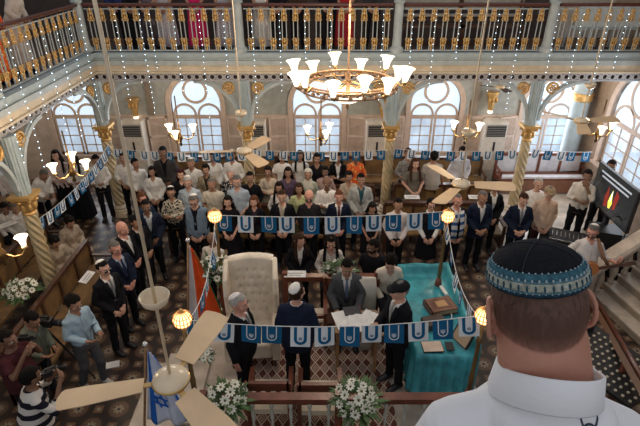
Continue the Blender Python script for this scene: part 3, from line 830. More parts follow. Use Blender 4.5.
def hat_mesh(kind):
    key = ('hat', kind)
    if key in CACHE: return CACHE[key]
    mb = MB()
    if kind == 'kippah':
        def k(d): 
            q = Vector((d.x, d.y*math.cos(.6)-d.z*math.sin(.6), d.y*math.sin(.6)+d.z*math.cos(.6)))
            return q.z > .70
        shell(mb, HC, (.0895,.1095,.1115), k, .004)
    elif kind == 'cap':    # flat cap
        shell(mb, (0,.014,1.640), (.098,.116,.09), lambda d: d.z > .12, .012); mb.rings([[(x*.075,-.10-.055*(1-x*x), 1.652+dz) for x in (-1,-.6,-.2,.2,.6,1)]+[(x*.075,-.07,1.665+dz) for x in (1,.6,.2,-.2,-.6,-1)] for dz in (0,.01)])
    elif kind == 'scarf':
        shell(mb, HC, (.093,.112,.115), lambda d: d.y > -.42 or d.z > .62, .01)
        mb.loft([(1.33,.15,.13,0,0),(1.40,.125,.11,0,0),(1.46,.085,.085,0,.005),(1.53,.08,.085,0,.02)], 20, caps=False)
    elif kind == 'band':
        shell(mb, HC, (.091,.111,.111), lambda d: abs(d.y+.15-d.z*.25) < .13 and d.z > -.1, .006)
    me = mb.mesh(kind); fixn(me); me.materials.append(None); CACHE[key] = me; return me
def extra_mesh(kind):
    key = ('x', kind)
    if key in CACHE: return CACHE[key]
    mb = MB(); head = True
    if kind == 'beard': shell(mb, (0,-.016,1.572), (.069,.082,.085), lambda d: d.z < .05 and d.y < .25 and not (abs(d.x) < .33 and d.z > -.34 and d.y < 0), .012, noise=.03); mb.ball((0,-.100,1.569), (.028,.008,.006), 8, 4)
    elif kind == 'moustache': mb.ball((0,-.104,1.570), (.030,.010,.008), 8, 6)
    elif kind in ('glasses', 'sunglasses'):
        for s in (-1, 1):
            if kind == 'glasses': mb.tube([(s*.031+.021*math.cos(2*PI*k/12), -.104, 1.606+.016*math.sin(2*PI*k/12)) for k in range(12)], .0028, 5, closed=True)
            else: mb.cbox((s*.031,-.103,1.606), (.048,.006,.034))
            mb.tube([(s*.053,-.100,1.610),(s*.082,-.02,1.612),(s*.083,.03,1.605)], .0025, 5)
        mb.tube([(-.01,-.105,1.61),(.01,-.105,1.61)], .0025, 5)
    elif kind == 'mask': shell(mb, (0,-.02,1.572), (.07,.098,.075), lambda d: d.y < -.25 and abs(d.z) < .75, .006)
    me = mb.mesh(kind); fixn(me); me.materials.append(None); CACHE[key] = me; return me
def chest_y(sex, z, inf):
    T = TORSO[sex]
    for a, b in zip(T, T[1:]):
        if a[0] <= z <= b[0]: t = (z-a[0])/(b[0]-a[0]); return -(a[2]+(b[2]-a[2])*t+inf)
    return -(T[-1][2]+inf)
def strip(mb, pts, w, sex, inf, th=.005):
    """ribbon lying on the chest; pts (x, z), w list"""
    rs = []
    for (x, z), ww in zip(pts, w):
        def yy(xx): 
            y0 = chest_y(sex, z, inf); return y0*math.sqrt(max(.2, 1-(xx/.21)**2))
        rs.append([(x-ww, yy(x-ww), z), (x+ww, yy(x+ww), z), (x+ww, yy(x+ww)-th, z), (x-ww, yy(x-ww)-th, z)])
    mb.rings(rs)
def front_mesh(kind, sex, st, lean):
    key = ('f', kind, sex, st, lean)
    if key in CACHE: return CACHE[key]
    mb = MB()
    if kind == 'tie': strip(mb, [(0,1.435),(0,1.41),(0,1.30),(0,1.15),(0,1.06)], [.018,.013,.022,.03,.028], sex, .022, .008)
    elif kind == 'lapelL': strip(mb, [(-.08,1.43),(-.085,1.36),(-.07,1.30),(-.045,1.2),(-.012,1.09)], [.022,.036,.03,.022,.008], sex, .034, .009)
    elif kind == 'lapelR': strip(mb, [(.08,1.43),(.085,1.36),(.07,1.30),(.045,1.2),(.012,1.09)], [.022,.036,.03,.022,.008], sex, .034, .009)
    elif kind == 'placket': strip(mb, [(0,1.395),(0,1.3),(0,1.15),(0,.92)], [.012]*4, sex, .017, .004)
    elif kind == 'scarfwrap':
        strip(mb, [(-.07,1.44),(-.08,1.3),(-.075,1.1),(-.07,.85)], [.05,.05,.05,.05], sex, .04, .012); strip(mb, [(.07,1.44),(.08,1.3),(.075,1.1),(.07,.92)], [.05,.05,.05,.05], sex, .04, .012)
    elif kind == 'bibtext':
        strip(mb, [(-.06,1.33),(-.06,1.27)], [.03,.03], sex, .03, .006); strip(mb, [(.03,1.33),(.03,1.27)], [.04,.04], sex, .03, .006); strip(mb, [(0,1.22),(0,1.19)], [.07,.07], sex, .03, .006)
    me = mb.mesh(kind); fixn(me); me.transform(stance(st, lean)); me.materials.append(None); CACHE[key] = me; return me
def child(parent, name, me, mt, M=None, label=None):
    o = link(name, me, parent); o.material_slots[0].link = 'OBJECT'; o.material_slots[0].material = mt
    if M is not None: o.matrix_local = M
    if label: o['label'] = label
    return o
BLACKC, NAVY, CHAR = (.010,.010,.013), (.012,.018,.038), (.035,.037,.042)
WHITEC, CREAMC = (.78,.75,.71), (.62,.54,.42)
def person(label, px, py, rz=0, h=1.0, sk='m', sex='m', st='stand', lean=0, pose='clasp', top=('shirt', WHITEC), under=None, legs=('trousers', BLACKC),
           hair=('short', BLACKC), hat=None, ex=(), head=(0, 4), fl=0, tie=None, shoe=BLACKC, loc=None, group=None):
    zh = fl+(1.60+(-.42 if st == 'sit' else 0))*h
    if loc is None:
        p = at_z(px, py, zh); off = math.sin(R(lean))*.7*h
        p.x -= off*math.sin(R(rz)); p.y += off*math.cos(R(rz))
    else: p = Vector(loc)
    o = empty('person', (p.x, p.y, fl), label, 'person', group, R(rz)); o.scale = (h, h, h)
    S = stance(st, lean); HM = S @ head_M(*head)
    b = child(o, 'body', body_mesh(sex, st, lean, pose, *head), skin(sk))
    if under: child(o, 'shirt', garment('shirt', sex, st, lean, pose), under if not isinstance(under, tuple) else cloth(under))
    k, c = top[0], top[1]; cm = c if not isinstance(c, tuple) else cloth(c)
    child(o, {'tee': 'shirt', 'roll': 'shirt', 'bib': 'shirt'}.get(k, k), garment(k, sex, st, lean, pose), cm)
    if k == 'jacket':
        child(o, 'lapel', front_mesh('lapelL', sex, st, lean), cm); child(o, 'lapel', front_mesh('lapelR', sex, st, lean), cm)
    if k in ('shirt', 'roll'): child(o, 'placket', front_mesh('placket', sex, st, lean), cm)
    if tie: child(o, 'necktie', front_mesh('tie', sex, st, lean), cloth(tie))
    if legs: child(o, legs[0].replace('longskirt', 'skirt'), legwear(legs[0], sex, st), legs[1] if not isinstance(legs[1], tuple) else cloth(legs[1]))
    for me in shoes_mesh(st): child(o, 'shoe', me, mat('shoe_leather', shoe, .4))
    if hair: child(o, 'hair', hair_mesh(hair[0]), mat('hair', hair[1], .85, bump=.6, bscale=90, var=.35), HM)
    if hat: child(o, {'cap': 'flat_cap', 'scarf': 'headscarf', 'band': 'headband'}.get(hat[0], hat[0]), hat_mesh(hat[0]), cloth(hat[1]), HM)
    for e in ex:
        kind, col = e
        if kind in ('scarfwrap', 'bibtext'): child(o, {'scarfwrap': 'shawl', 'bibtext': 'printed_letters'}[kind], front_mesh(kind, sex, st, lean), col if not isinstance(col, tuple) else cloth(col))
        else: child(o, kind, extra_mesh(kind), mat('hair', col, .85, bump=.6, bscale=90, var=.35) if kind in ('beard', 'moustache') else mat(kind, col, .3), HM)
    return o
# ------------------------------------------------------------------ who stands where
HB, HBR, HG, HW_, HR_ = (.010,.008,.007), (.05,.025,.015), (.16,.15,.14), (.45,.43,.40), (.13,.05,.025)
floral = pattern_cloth('floral_black_cream', (.02,.02,.02), (.50,.45,.36), 22, th=.42)
bw = pattern_cloth('black_white_print', (.6,.58,.55), (.02,.02,.025), 26, th=.4)
purple = pattern_cloth('purple_print', (.05,.035,.06), (.12,.08,.13), 30)
lime = pattern_cloth('lime_print', (.35,.42,.15), (.52,.55,.30), 20)
orange = pattern_cloth('orange_print', (.80,.50,.12), (.80,.13,.04), 14, th=.4)
lacy = pattern_cloth('lace', (.62,.52,.42), (.42,.34,.26), 40)
polka = pattern_cloth('polka_dots', (.03,.03,.03), (.66,.60,.55), 34, th=.25)
greyp = pattern_cloth('grey_print', (.40,.38,.36), (.22,.21,.2), 30)
beigep = pattern_cloth('beige_print', (.45,.38,.27), (.28,.22,.15), 26)
stripes = pattern_cloth('broad_stripes', (.015,.015,.025), (.62,.58,.54), 2.1, 'stripe', .5)
shimmer = pattern_cloth('sequin_print', (.62,.60,.60), (.36,.33,.38), 40)
DG = 'guests standing in the hall'
# back row by the windows
person('man in a white shirt and black trousers standing just right of the far corner column', 123, 158, 15, top=('roll', WHITEC))
person('man in a white shirt just left of the tall man in a dark suit', 135, 164, 35, .97, head=(20,5), top=('shirt', WHITEC))
person('tall man in an open dark grey suit towering over the back row at the left', 163, 153, 8, 1.10, 'd', top=('jacket', (.05,.045,.045)), under=BLACKC)
person('bowed man in a white shirt and white kippah below the second window', 191, 163, 5, 1.02, head=(0,18), hair=('thin', HG), hat=('kippah', WHITEC), top=('shirt', WHITEC))
person('dark-haired woman in a white blouse under the second window, behind the small fan', 213, 157, 0, .98, 'm', 'f', pose='low', hair=('mid', HB), top=('blouse', WHITEC))
person('man in a white shirt and white kippah in the back row beside the pale cabinet', 232, 156, -5, 1.02, 'm', hair=('short', HB), hat=('kippah', WHITEC), top=('shirt', WHITEC))
person('woman with dark red hair in a black low-cut top, second row left', 181, 175, 10, .97, 'l', 'f', pose='low', hair=('mid', (.05,.012,.012)), top=('blouse', BLACKC))
person('woman in a beige print jacket between two elderly men in light shirts', 206, 170, 5, .98, 'm', 'f', pose='low', hair=('bun', HB), top=('jacket', beigep), under=(.03,.03,.02))
person('elderly man in a black and white patterned shirt behind the bearded man in grey cap', 231, 175, 0, .98, 'l', hair=('thin', HW_), top=('shirt', bw))
person('heavy man with a white beard and grey cap in a pale blue shirt', 237, 182, 0, 1.05, 'l', 'b', hair=('short', HG), hat=('kippah', (.22,.22,.22)), ex=[('beard', HW_)], top=('roll', (.40,.47,.55)))
person('grey-haired man in an untucked cream short-sleeved shirt', 212, 184, 0, 1.02, 'm', hair=('thin', HG), top=('tee', (.62,.56,.46)), pose='low', head=(0,12))
person('white-haired man in a pale blue shirt behind the man in blue waistcoat', 188, 182, 5, 1.04, 'l', 'b', hair=('short', HW_), hat=('kippah', WHITEC), top=('shirt', (.46,.53,.60)), head=(0,12))
person('person with glasses and white kippah in a black and cream floral shirt, arms folded', 171, 193, 12, 1.0, 'm', 'f', pose='fold', hair=('short', HB), hat=('kippah', WHITEC), ex=[('glasses', BLACKC)], top=('shirt', floral))
person('man with white kippah and a blue-grey waistcoat over a black shirt, head bowed', 194, 200, 5, 1.05, 'l', 'b', pose='low', hair=('short', HG), hat=('kippah', WHITEC), ex=[('glasses', BLACKC)], top=('vest', (.16,.22,.29)), under=BLACKC, head=(0,18), tie=BLACKC)
person('woman with dark hair and dark dress standing behind the first hanging blue banner', 228, 202, 0, .97, 'l', 'f', pose='low', hair=('mid', HB), top=('dress', BLACKC), legs=('skirt', BLACKC))
person('woman with reddish hair and a dark jacket, second from the left in the front row', 254, 202, 0, .96, 'l', 'f', pose='low', hair=('mid', HR_), top=('jacket', BLACKC), under=(.04,.03,.04))
person('brown-haired man in a black suit and long pale tie in the front row', 282, 197, 0, 1.03, 'l', hair=('short', HBR), top=('jacket', BLACKC), under=(.6,.54,.45), tie=(.5,.42,.32), pose='low')
person('bald man with grey beard and glasses in a black sweater in the front row', 309, 197, 0, 1.03, 'p', 'b', hair=None, ex=[('beard', HG), ('glasses', BLACKC)], top=('shirt', (.02,.02,.022)), pose='low')
person('ginger-haired young man in a navy suit and dark red tie in the front row', 339, 197, 0, 1.0, 'p', hair=('short', HR_), top=('jacket', NAVY), under=WHITEC, tie=(.10,.015,.03), pose='low')
person('man in a pale grey blazer over a teal shirt beside a spiral column', 361, 180, 3, 1.04, 'm', hair=('short', HB), top=('jacket', (.44,.45,.43)), under=(.03,.10,.13), pose='low')
person('woman in black with bowed dark head, in front of the pale grey blazer', 372, 207, 0, .9, 'm', 'f', pose='low', hair=('mid', HB), top=('dress', BLACKC), legs=('skirt', BLACKC), head=(0,18))
person('young man in a white shirt printed with blue, before the spiral column', 398, 205, 0, 1.02, 'm', hair=('short', HB), top=('shirt', (.66,.60,.58)), pose='low', ex=[('bibtext', (.03,.22,.32))])
person('woman with white sleeves, black waistcoat and black headband beside the small fan', 431, 205, 0, .98, 'l', 'f', pose='low', hair=('bun', HB), hat=('band', BLACKC), ex=[('glasses', BLACKC)], top=('vest', BLACKC), under=WHITEC, legs=('skirt', BLACKC))
person('ruddy man in a black waistcoat and white shirt holding a striped prayer shawl', 457, 201, 12, 1.05, 'p', 'b', hair=('thin', HG), top=('vest', BLACKC), under=WHITEC, pose='low', ex=[('scarfwrap', pattern_cloth('striped_shawl', (.6,.6,.62), (.03,.10,.25), 2.2, 'stripe', .62))])
person('bowed grey-haired man in a navy suit with open white collar', 482, 197, 5, 1.05, 'm', hair=('thin', HG), top=('jacket', NAVY), under=WHITEC, head=(0,15))
person('woman in a black cardigan over a white top behind the man in the navy suit', 495, 187, -5, 1.0, 'm', 'f', pose='low', hair=('bun', HB), top=('jacket', BLACKC), under=WHITEC)
# middle block
person('woman in a cream blouse with folded arms standing right of the left spiral column', 268, 172, 0, .97, 'm', 'f', pose='fold', hair=('bun', HB), top=('blouse', (.62,.52,.40)), legs=('longskirt', (.45,.40,.28)))
person('woman with long dark hair and a dark purple patterned blouse', 288, 173, 0, .97, 'm', 'f', pose='low', hair=('mid', HB), top=('blouse', purple), legs=('longskirt', BLACKC))
person('woman in a white headscarf and pale green tunic in the middle block', 308, 175, 0, .98, 'm', 'f', pose='low', hair=None, hat=('scarf', (.62,.58,.50)), top=('tunic', (.38,.42,.34)), legs=('longskirt', (.38,.42,.34)))
person('woman with long black hair and white blouse behind the long pale tie', 279, 188, 0, .96, 'm', 'f', pose='low', hair=('long', HB), top=('blouse', WHITEC), legs=('longskirt', BLACKC))
person('woman with brown hair in a lime green top', 299, 189, 0, .96, 'm', 'f', pose='low', hair=('mid', HBR), top=('blouse', lime), legs=('longskirt', (.2,.2,.1)))
person('dark-haired woman in a plain white T-shirt under the third shutter', 282, 157, 0, 1.0, 'm', 'f', pose='low', hair=('mid', HB), top=('tee', WHITEC))
person('woman with long straight dark hair in a white dress in the back row', 300, 156, 0, .98, 'm', 'f', pose='low', hair=('long', HB), top=('dress', WHITEC), legs=('skirt', WHITEC))
person('woman in a black jacket with tied hair right of the white dress', 317, 159, 0, 1.0, 'm', 'f', pose='low', hair=('bun', HB), top=('blouse', BLACKC))
person('woman in a dusty pink blouse behind the white-shirted man with folded arms', 325, 172, 0, .96, 'd', 'f', pose='low', hair=('bun', HB), top=('blouse', (.50,.34,.30)), legs=('longskirt', (.4,.3,.25)))
person('bald brown man in a white shirt with folded arms in the middle block', 327, 183, 0, 1.04, 'd', hair=('bald', HG), pose='fold', top=('shirt', WHITEC))
person('woman in a black jacket over white top with long dark hair below the middle window', 338, 158, 0, .98, 'm', 'f', pose='fold', hair=('long', HB), top=('jacket', BLACKC), under=WHITEC)
person('woman in a bright orange and yellow tunic before the pale cabinet', 356, 157, 0, 1.0, 'd', 'f', pose='low', hair=('bun', HB), top=('tunic', orange), legs=('longskirt', (.5,.1,.05)), head=(0,12))
person('woman in a cream lace top behind the pale grey blazer', 349, 177, 0, .97, 'm', 'f', pose='fold', hair=('bun', HB), top=('blouse', lacy), legs=('longskirt', CREAMC))
person('woman with very long wavy brown hair in a grey-brown dress below the fourth window', 415, 164, 8, 1.02, 'l', 'f', pose='clasp', hair=('long', (.07,.03,.018)), top=('dress', (.17,.15,.12)), legs=('skirt', (.17,.15,.12)))
person('person in a grey checked shirt behind the spiral column and the long-haired woman', 408, 154, 10, 1.02, 'm', hair=('short', HBR), top=('roll', greyp))
person('person seen from behind in a pale grey T-shirt with tied-up dark hair', 434, 157, 175, 1.04, 'm', 'b', pose='hang', hair=('bun', HB), top=('tee', (.47,.42,.37)), head=(0,2))
person('bearded man in a white shirt standing behind the fan hub on the right', 462, 152, 5, 1.05, 'm', hair=('short', HB), ex=[('beard', HB)], top=('shirt', (.60,.58,.60)), head=(0,12))
# more heads between the rows
person('man in black behind the spiral column left of centre, mostly hidden', 250, 178, 0, 1.0, 'm', hair=('short', HB), top=('shirt', BLACKC))
person('woman in white at the left of the back row against the beige panelling', 152, 172, 10, .93, 'm', 'f', pose='low', hair=('mid', HB), top=('blouse', WHITEC))
# right dais
person('young man in a navy suit and grey tie on the marble steps, head bowed', 523, 199, -5, 1.02, 'l', hair=('short', HBR), top=('jacket', NAVY), under=WHITEC, tie=(.25,.25,.27), head=(0,15))
person('elderly man in a peach shirt and flat cap with clasped hands', 549, 193, -8, 1.04, 'l', 'b', hair=('short', HG), hat=('cap', (.30,.22,.14)), top=('shirt', (.60,.43,.32)), pose='low', legs=('trousers', (.05,.02,.02)), head=(0,10))
person('bald man in a white T-shirt behind the peach shirt, before the long settee', 538, 184, -5, 1.03, 'l', 'b', hair=('thin', HW_), top=('tee', WHITEC), pose='low', head=(0,10))
person('man in a white tunic shirt rubbing his face beside the television', 587, 176, -30, 1.08, 'd', hair=('short', HB), top=('roll', (.62,.57,.50)), pose='face', head=(15,8))
person('man whose dark head shows above the slanted television', 611, 167, -20, 1.12, 'd', hair=('short', HB), top=('shirt', (.2,.2,.2)), pose='low')
gtr = person('guitarist in a white shirt and white kippah with glasses, head lowered', 593, 232, -12, 1.05, 'p', 'b', hair=('short', HG), hat=('kippah', WHITEC), ex=[('beard', HG), ('glasses', BLACKC)], pose='guitar', top=('roll', (.66,.62,.60)), head=(-25,8))
# left windows and aisle
person('woman with long black hair and a pale pink top in the far left aisle', 56, 156, 15, 1.04, 'l', 'f', pose='hold', hair=('long', HB), top=('blouse', (.60,.48,.46)), legs=('longskirt', BLACKC))
person('woman in a white top partly hidden by the gilt lamp in the left aisle', 73, 159, 10, 1.0, 'm', 'f', pose='hold', hair=('long', HB), top=('blouse', WHITEC), legs=('longskirt', BLACKC))
person('person in a white shirt reading left of the far corner column', 96, 160, 10, 1.0, 'm', 'm', pose='hold', hair=('short', HB), top=('shirt', WHITEC), head=(0,15))
person('dark-haired man in a white shirt at the left frame edge behind the near column', 6, 168, 25, 1.04, 'd', hair=('short', HB), pose='hold', top=('shirt', (.58,.54,.52)), head=(0,15))
person('stooping person in a loose white shirt just right of the near left column', 42, 170, 60, 1.0, 'm', 'b', lean=30, pose='hold', hair=('thin', HG), top=('tunic', WHITEC), head=(0,18))
person('seated person in white behind the gilt capital of the near left column', 14, 206, 40, 1.0, 'm', 'b', st='sit', lean=12, pose='lap', hair=('short', HG), top=('tunic', WHITEC), legs=('trousers', WHITEC), head=(0,15))
person('seated person in white at the left edge with a paper on the lap', 4, 207, 30, 1.0, 'd', 'm', st='sit', lean=10, pose='lap', hair=('short', HB), top=('shirt', WHITEC), head=(0,15))
person('seated woman in a cream patterned dress bowing, farther of the two by the near column', 68, 220, 55, 1.03, 'm', 'f', st='sit', lean=14, pose='lap', hair=('bun', HB), top=('tunic', lacy), legs=('longskirt', lacy), head=(0,18))
person('seated woman in a cream dotted dress directly right of the near left column', 53, 240, 55, 1.03, 'm', 'f', st='sit', lean=14, pose='lap', hair=('bun', HB), top=('tunic', lacy), legs=('longskirt', lacy), head=(0,18))
person('bald man in a black suit by the aisle bench, hands held low', 121, 229, 65, 1.04, 'p', 'b', hair=None, top=('jacket', BLACKC), under=WHITEC, pose='clasp', head=(0,12))
person('dark-haired man in a black coat just behind the bald man in black suit', 135, 222, 60, 1.0, 'm', hair=('short', HB), top=('jacket', BLACKC), under=(.5,.45,.4), head=(0,12))
person('grey-haired man with glasses, navy suit and striped tie beside the aisle bench', 115, 249, 55, 1.03, 'p', 'b', hair=('short', HG), ex=[('glasses', BLACKC)], top=('jacket', NAVY), under=(.4,.45,.55), tie=(.02,.03,.07), pose='clasp')
person('man with white kippah, sunglasses and black suit, nearest in the row by the aisle bench', 103, 269, 60, 1.04, 'l', hair=('short', HB), hat=('kippah', WHITEC), ex=[('sunglasses', BLACKC)], top=('jacket', BLACKC), under=WHITEC, tie=(.2,.2,.22), pose='low')
person('man in a navy suit standing in the tiled aisle behind the bald man', 146, 207, 25, 1.03, 'd', hair=('short', HB), top=('jacket', NAVY), under=(.5,.52,.55), pose='clasp')
person('woman with auburn hair in a dark blue waistcoat left of the floral shirt', 142, 199, 40, .97, 'p', 'f', pose='low', hair=('mid', HR_), top=('blouse', (.03,.05,.09)))
person('bald brown man in a white shirt turned away, behind the orange flag', 212, 240, 165, .96, 'd', 'm', hair=None, pose='hold', top=('shirt', (.60,.54,.48)), head=(0,5))
# seated and standing round the bimah
PF = .62
person('young woman with long brown hair and black suit standing behind the rail card', 299, 240, 8, .95, 'l', 'f', pose='clasp', hair=('long', HBR), top=('jacket', BLACKC), under=WHITEC, head=(20,10))
person('woman in a white polka-dot blouse seated behind the flowers on the bimah rail', 331, 242, 0, 1.04, 'l', 'f', st='sit', lean=4, pose='lap', hair=('long', HB), top=('blouse', polka), fl=.3, head=(0,10))
person('man in a black T-shirt seated beyond the rail, face turned left', 374, 247, -20, 1.04, 'd', 'b', st='sit', lean=6, pose='lap', hair=('short', HB), ex=[('beard', HB)], top=('tee', BLACKC), fl=.3, head=(-40,5))
person('man with moustache in a grey suit and blue-grey tie looking down at the papers', 347, 266, 0, 1.04, 'm', 'b', st='sit', lean=5, pose='desk', hair=('short', HB), ex=[('moustache', HB)], top=('jacket', (.075,.078,.082)), under=WHITEC, tie=(.12,.16,.25), fl=PF, head=(0,14))
person('woman with short black hair and loose ivory blouse seated by the turquoise cloth', 391, 260, 5, 1.04, 'l', 'f', st='sit', lean=12, pose='lap', hair=('curly', HB), top=('blouse', (.68,.60,.50)), legs=('trousers', BLACKC), fl=PF, head=(-15,18))
person('man in a black coat and black flat cap facing left over the papers', 401, 291, -62, 1.02, 'l', hair=('short', HG), hat=('cap', (.012,.012,.014)), top=('jacket', BLACKC), under=WHITEC, tie=(.35,.35,.33), pose='hold', fl=PF, head=(-10,8))
person('white-haired man with white kippah in a black suit, in profile by the wing chair', 238, 304, 75, 1.0, 'p', 'b', hair=('short', HW_), hat=('kippah', WHITEC), top=('jacket', BLACKC), under=WHITEC, tie=(.2,.2,.2), pose='hang', fl=PF, head=(0,5))
person('man in a navy suit and white kippah seen from behind at the bimah centre', 296, 294, 178, 1.04, 'l', 'b', hair=('short', HBR), hat=('kippah', WHITEC), top=('jacket', NAVY), under=WHITEC, pose='low', fl=PF, head=(-30,5))
# press corner
person('young man in a pale blue shirt and grey trousers reading his phone', 72, 303, 62, 1.03, 'm', 'm', st='step', pose='hold', hair=('curly', HB), top=('shirt', (.34,.46,.55)), legs=('trousers', (.075,.075,.08)), shoe=(.5,.45,.4), head=(0,15))
person('cameraman in a greyish green shirt bending to his tripod camera', 30, 318, 70, 1.0, 'm', 'b', lean=14, pose='hold', hair=('short', HB), top=('shirt', (.16,.18,.14)), legs=('trousers', (.03,.03,.035)), head=(0,15))
person('photographer in a white and navy striped polo shirt, seen from behind', 30, 378, 130, 1.04, 'd', 'b', lean=8, pose='camera', hair=('short', HB), top=('roll', stripes), legs=('trousers', (.02,.03,.06)), head=(20,5))
person('man in a maroon shirt at the left frame edge raising a camera', 7, 340, 80, 1.03, 'd', 'b', pose='camera', hair=('short', HB), top=('tee', (.07,.02,.025)), legs=('trousers', BLACKC), head=(0,5))
# upper gallery
GZ = ZG
G = [(118, 'leftmost standing figure behind the far gallery rail, in dark blue', (.02,.03,.10), BLACKC, 'm'), (135, 'figure in black beside the corner on the far gallery', BLACKC, BLACKC, 'm'),
     (150, 'figure in grey dress on the far gallery left bay', (.12,.10,.12), (.05,.04,.05), 'f'), (166, 'figure in a glittering silver dress on the far gallery, left of the magenta dress', shimmer, shimmer, 'f'), (197, 'figure in a magenta dress on the far gallery', (.55,.02,.12), (.50,.02,.11), 'f'),
     (225, 'figure in a glittering silver dress on the far gallery, right of the magenta dress', shimmer, shimmer, 'f'), (262, 'figure in white at the left of the middle gallery bay', (.6,.58,.56), (.45,.43,.42), 'f'), (278, 'figure in black on the middle gallery bay', BLACKC, BLACKC, 'm'),
     (298, 'figure in dark brown on the middle gallery bay', (.05,.03,.02), BLACKC, 'm'), (328, 'figure in black behind the great chandelier stem', BLACKC, BLACKC, 'm'), (345, 'figure in dark red on the middle gallery bay', (.35,.02,.03), (.28,.02,.03), 'f'), (372, 'figure in charcoal right of the chandelier stem on the gallery', CHAR, BLACKC, 'm')]
for px, lb, c1, c2, sx in G:
    person(lb, 0, 0, 0, 1.0, 'm', sx, pose='low', hair=('short' if sx == 'm' else 'long', HB), top=('shirt' if sx == 'm' else 'dress', c1), legs=('trousers' if sx == 'm' else 'longskirt', c2), fl=GZ+.001, loc=(at_y(px, 20, 11.65).x, 11.65, GZ), head=(0,10))
for y, lb, c1, c2, hh in ((8.6, 'person in an orange and white dress leaning over the left gallery rail', orange, orange, .98), (9.4, 'person in white leaning over the left gallery rail beside the orange dress', (.62,.55,.48), (.5,.42,.36), .98), (7.75, 'person in a red shawl at the near end of the left gallery rail', orange, (.4,.1,.05), .98)):
    person(lb, 0, 0, 90, hh, 'm', 'f', lean=22, pose='lap', hair=('mid', HB), top=('tunic', c1), legs=('longskirt', c2), fl=GZ+.001, loc=(XL-.42, y, GZ), head=(0,10))
# ================================================================== FURNITURE
PZ = .62
# bimah platform
t = empty('bimah_platform', (0,0,0), 'raised wooden platform in the middle of the hall, carrying the wing chair and the rail', 'platform')
m = MB(); m.box(-1.7, 3.85, 0, 2.15, 6.65, PZ-.04); m.build('plinth', M_WOOD, t)
m = MB(); m.box(-1.76, 3.80, PZ-.04, 2.2, 6.7, PZ-.005); m.build('platform_edge', M_MARBLE, t)
o = MB().box(-1.05, 4.15, PZ-.004, 1.0, 6.3, PZ+.008).build('patterned_rug', rug_mat()); tag(o, 'maroon rug with a pale diamond lattice on the platform', 'rug')
t = empty('marble_steps', (-1.77, 4.1, 0), 'pale stone steps up the left side of the platform', 'steps')
for k, w in enumerate((.9, .6, .3)): m = MB(); m.box(-w, 0, .2*k, 0, 1.75, .2*k+.2); m.build('step', M_MARBLE, t)
m = MB(); m.box(-.02-.12, .25, .62, .02+.12, 1.6, .655); t2 = m.build('side_slab', M_MARBLE, t)
def turned(mb, z0, z1, r):
    L = z1-z0; mb.lathe([(r,z0),(r,z0+.12*L),(r*.55,z0+.16*L),(r*.9,z0+.3*L),(r*.5,z0+.5*L),(r*.9,z0+.7*L),(r*.55,z0+.84*L),(r,z0+.88*L),(r,z1)], n=10)
M_BALU = mat('grey_baluster', (.46,.45,.39), .5, var=.2)
def wood_rail(label, p, q, step=.21, bal=M_BALU, posts=True):
    p = Vector(p); q = Vector(q); d = q-p; L = d.length
    t = empty('platform_railing', p, label, 'railing', 'railings round the platform', math.atan2(d.y, d.x))
    m = MB(); m.box(0,-.055,.86,L,.055,.92); m.box(0,-.035,.82,L,.035,.86); o = m.build('handrail', M_REDWOOD, t)
    m = MB(); m.box(0,-.03,.06,L,.03,.12); m.build('bottom_rail', M_REDWOOD, t)
    n = max(2, int(L/step)); b0_ = None
    for k in range(n):
        x = (k+.5)*L/n
        if b0_ is None: m = MB(); turned(m, .12, .82, .028); b0_ = m.build('baluster', bal, t, True); o = b0_
        else: o = b0_.copy(); COL.objects.link(o)
        o.location.x = x
    if posts:
        for x in (0, L/2, L): m = MB(); m.box(x-.04,-.04,0,x+.04,.04,.98); m.build('post', M_REDWOOD, t)
    return t
wood_rail('dark wood handrail with pale grey balusters along the near side of the platform', (-1.35,4.02,PZ), (1.78,4.02,PZ))
wood_rail('dark wood rail along the far side of the platform, behind the seated man', (-.55,6.38,PZ), (.9,6.38,PZ), .42, M_WOOD)
# four gilt lamp posts
def lamp_post():
    t = empty('lamp_post', (0,0,0), 'x', 'lamp post', 'globe lamps at the platform corners')
    m = MB(); m.lathe([(.09,0),(.09,.08),(.055,.12),(.075,.3),(.045,.42),(.07,.62),(.04,.75),(.055,.9),(.035,1.0)], n=14); m.build('turned_base', M_REDWOOD, t, True)
    m = MB(); m.lathe([(.028,1.0),(.034,1.2),(.026,1.25),(.024,1.7),(.04,1.74),(.026,1.78),(.022,1.96)], n=12); m.build('pole', mat('antique_brass', (.30,.19,.08), .35, .7), t, True)
    m = MB(); m.ball((0,0,2.08), .095, 18, 12); m.build('globe', M_AMBER, t, True)
    m = MB()
    for k in range(8): a = PI*k/8; m.tube([(.1*math.cos(q)*math.cos(a), .1*math.cos(q)*math.sin(a), 2.08+.1*math.sin(q)) for q in [2*PI*j/20 for j in range(20)]], .005, 4, closed=True)
    for z in (-.05,0,.05): r = math.sqrt(.01-z*z); m.tube([(r*math.cos(2*PI*j/20), r*math.sin(2*PI*j/20), 2.08+z) for j in range(20)], .005, 4, closed=True)
    m.ball((0,0,2.2), .02); m.build('pierced_cage', M_GOLD, t); return t
lp = lamp_post()
LP = [(-1.43,4.0,'near left platform corner, beside the big fan'), (1.72,4.05,'near right corner of the platform'), (-1.5,6.2,'far left platform corner, by the wing chair'), (1.82,6.2,'far right corner of the platform')]
for i, (x, y, nm) in enumerate(LP):
    o = lp if i == 0 else copy_tree(lp); o.location = (x, y, PZ); o['label'] = 'glowing globe lamp on a post at the '+nm
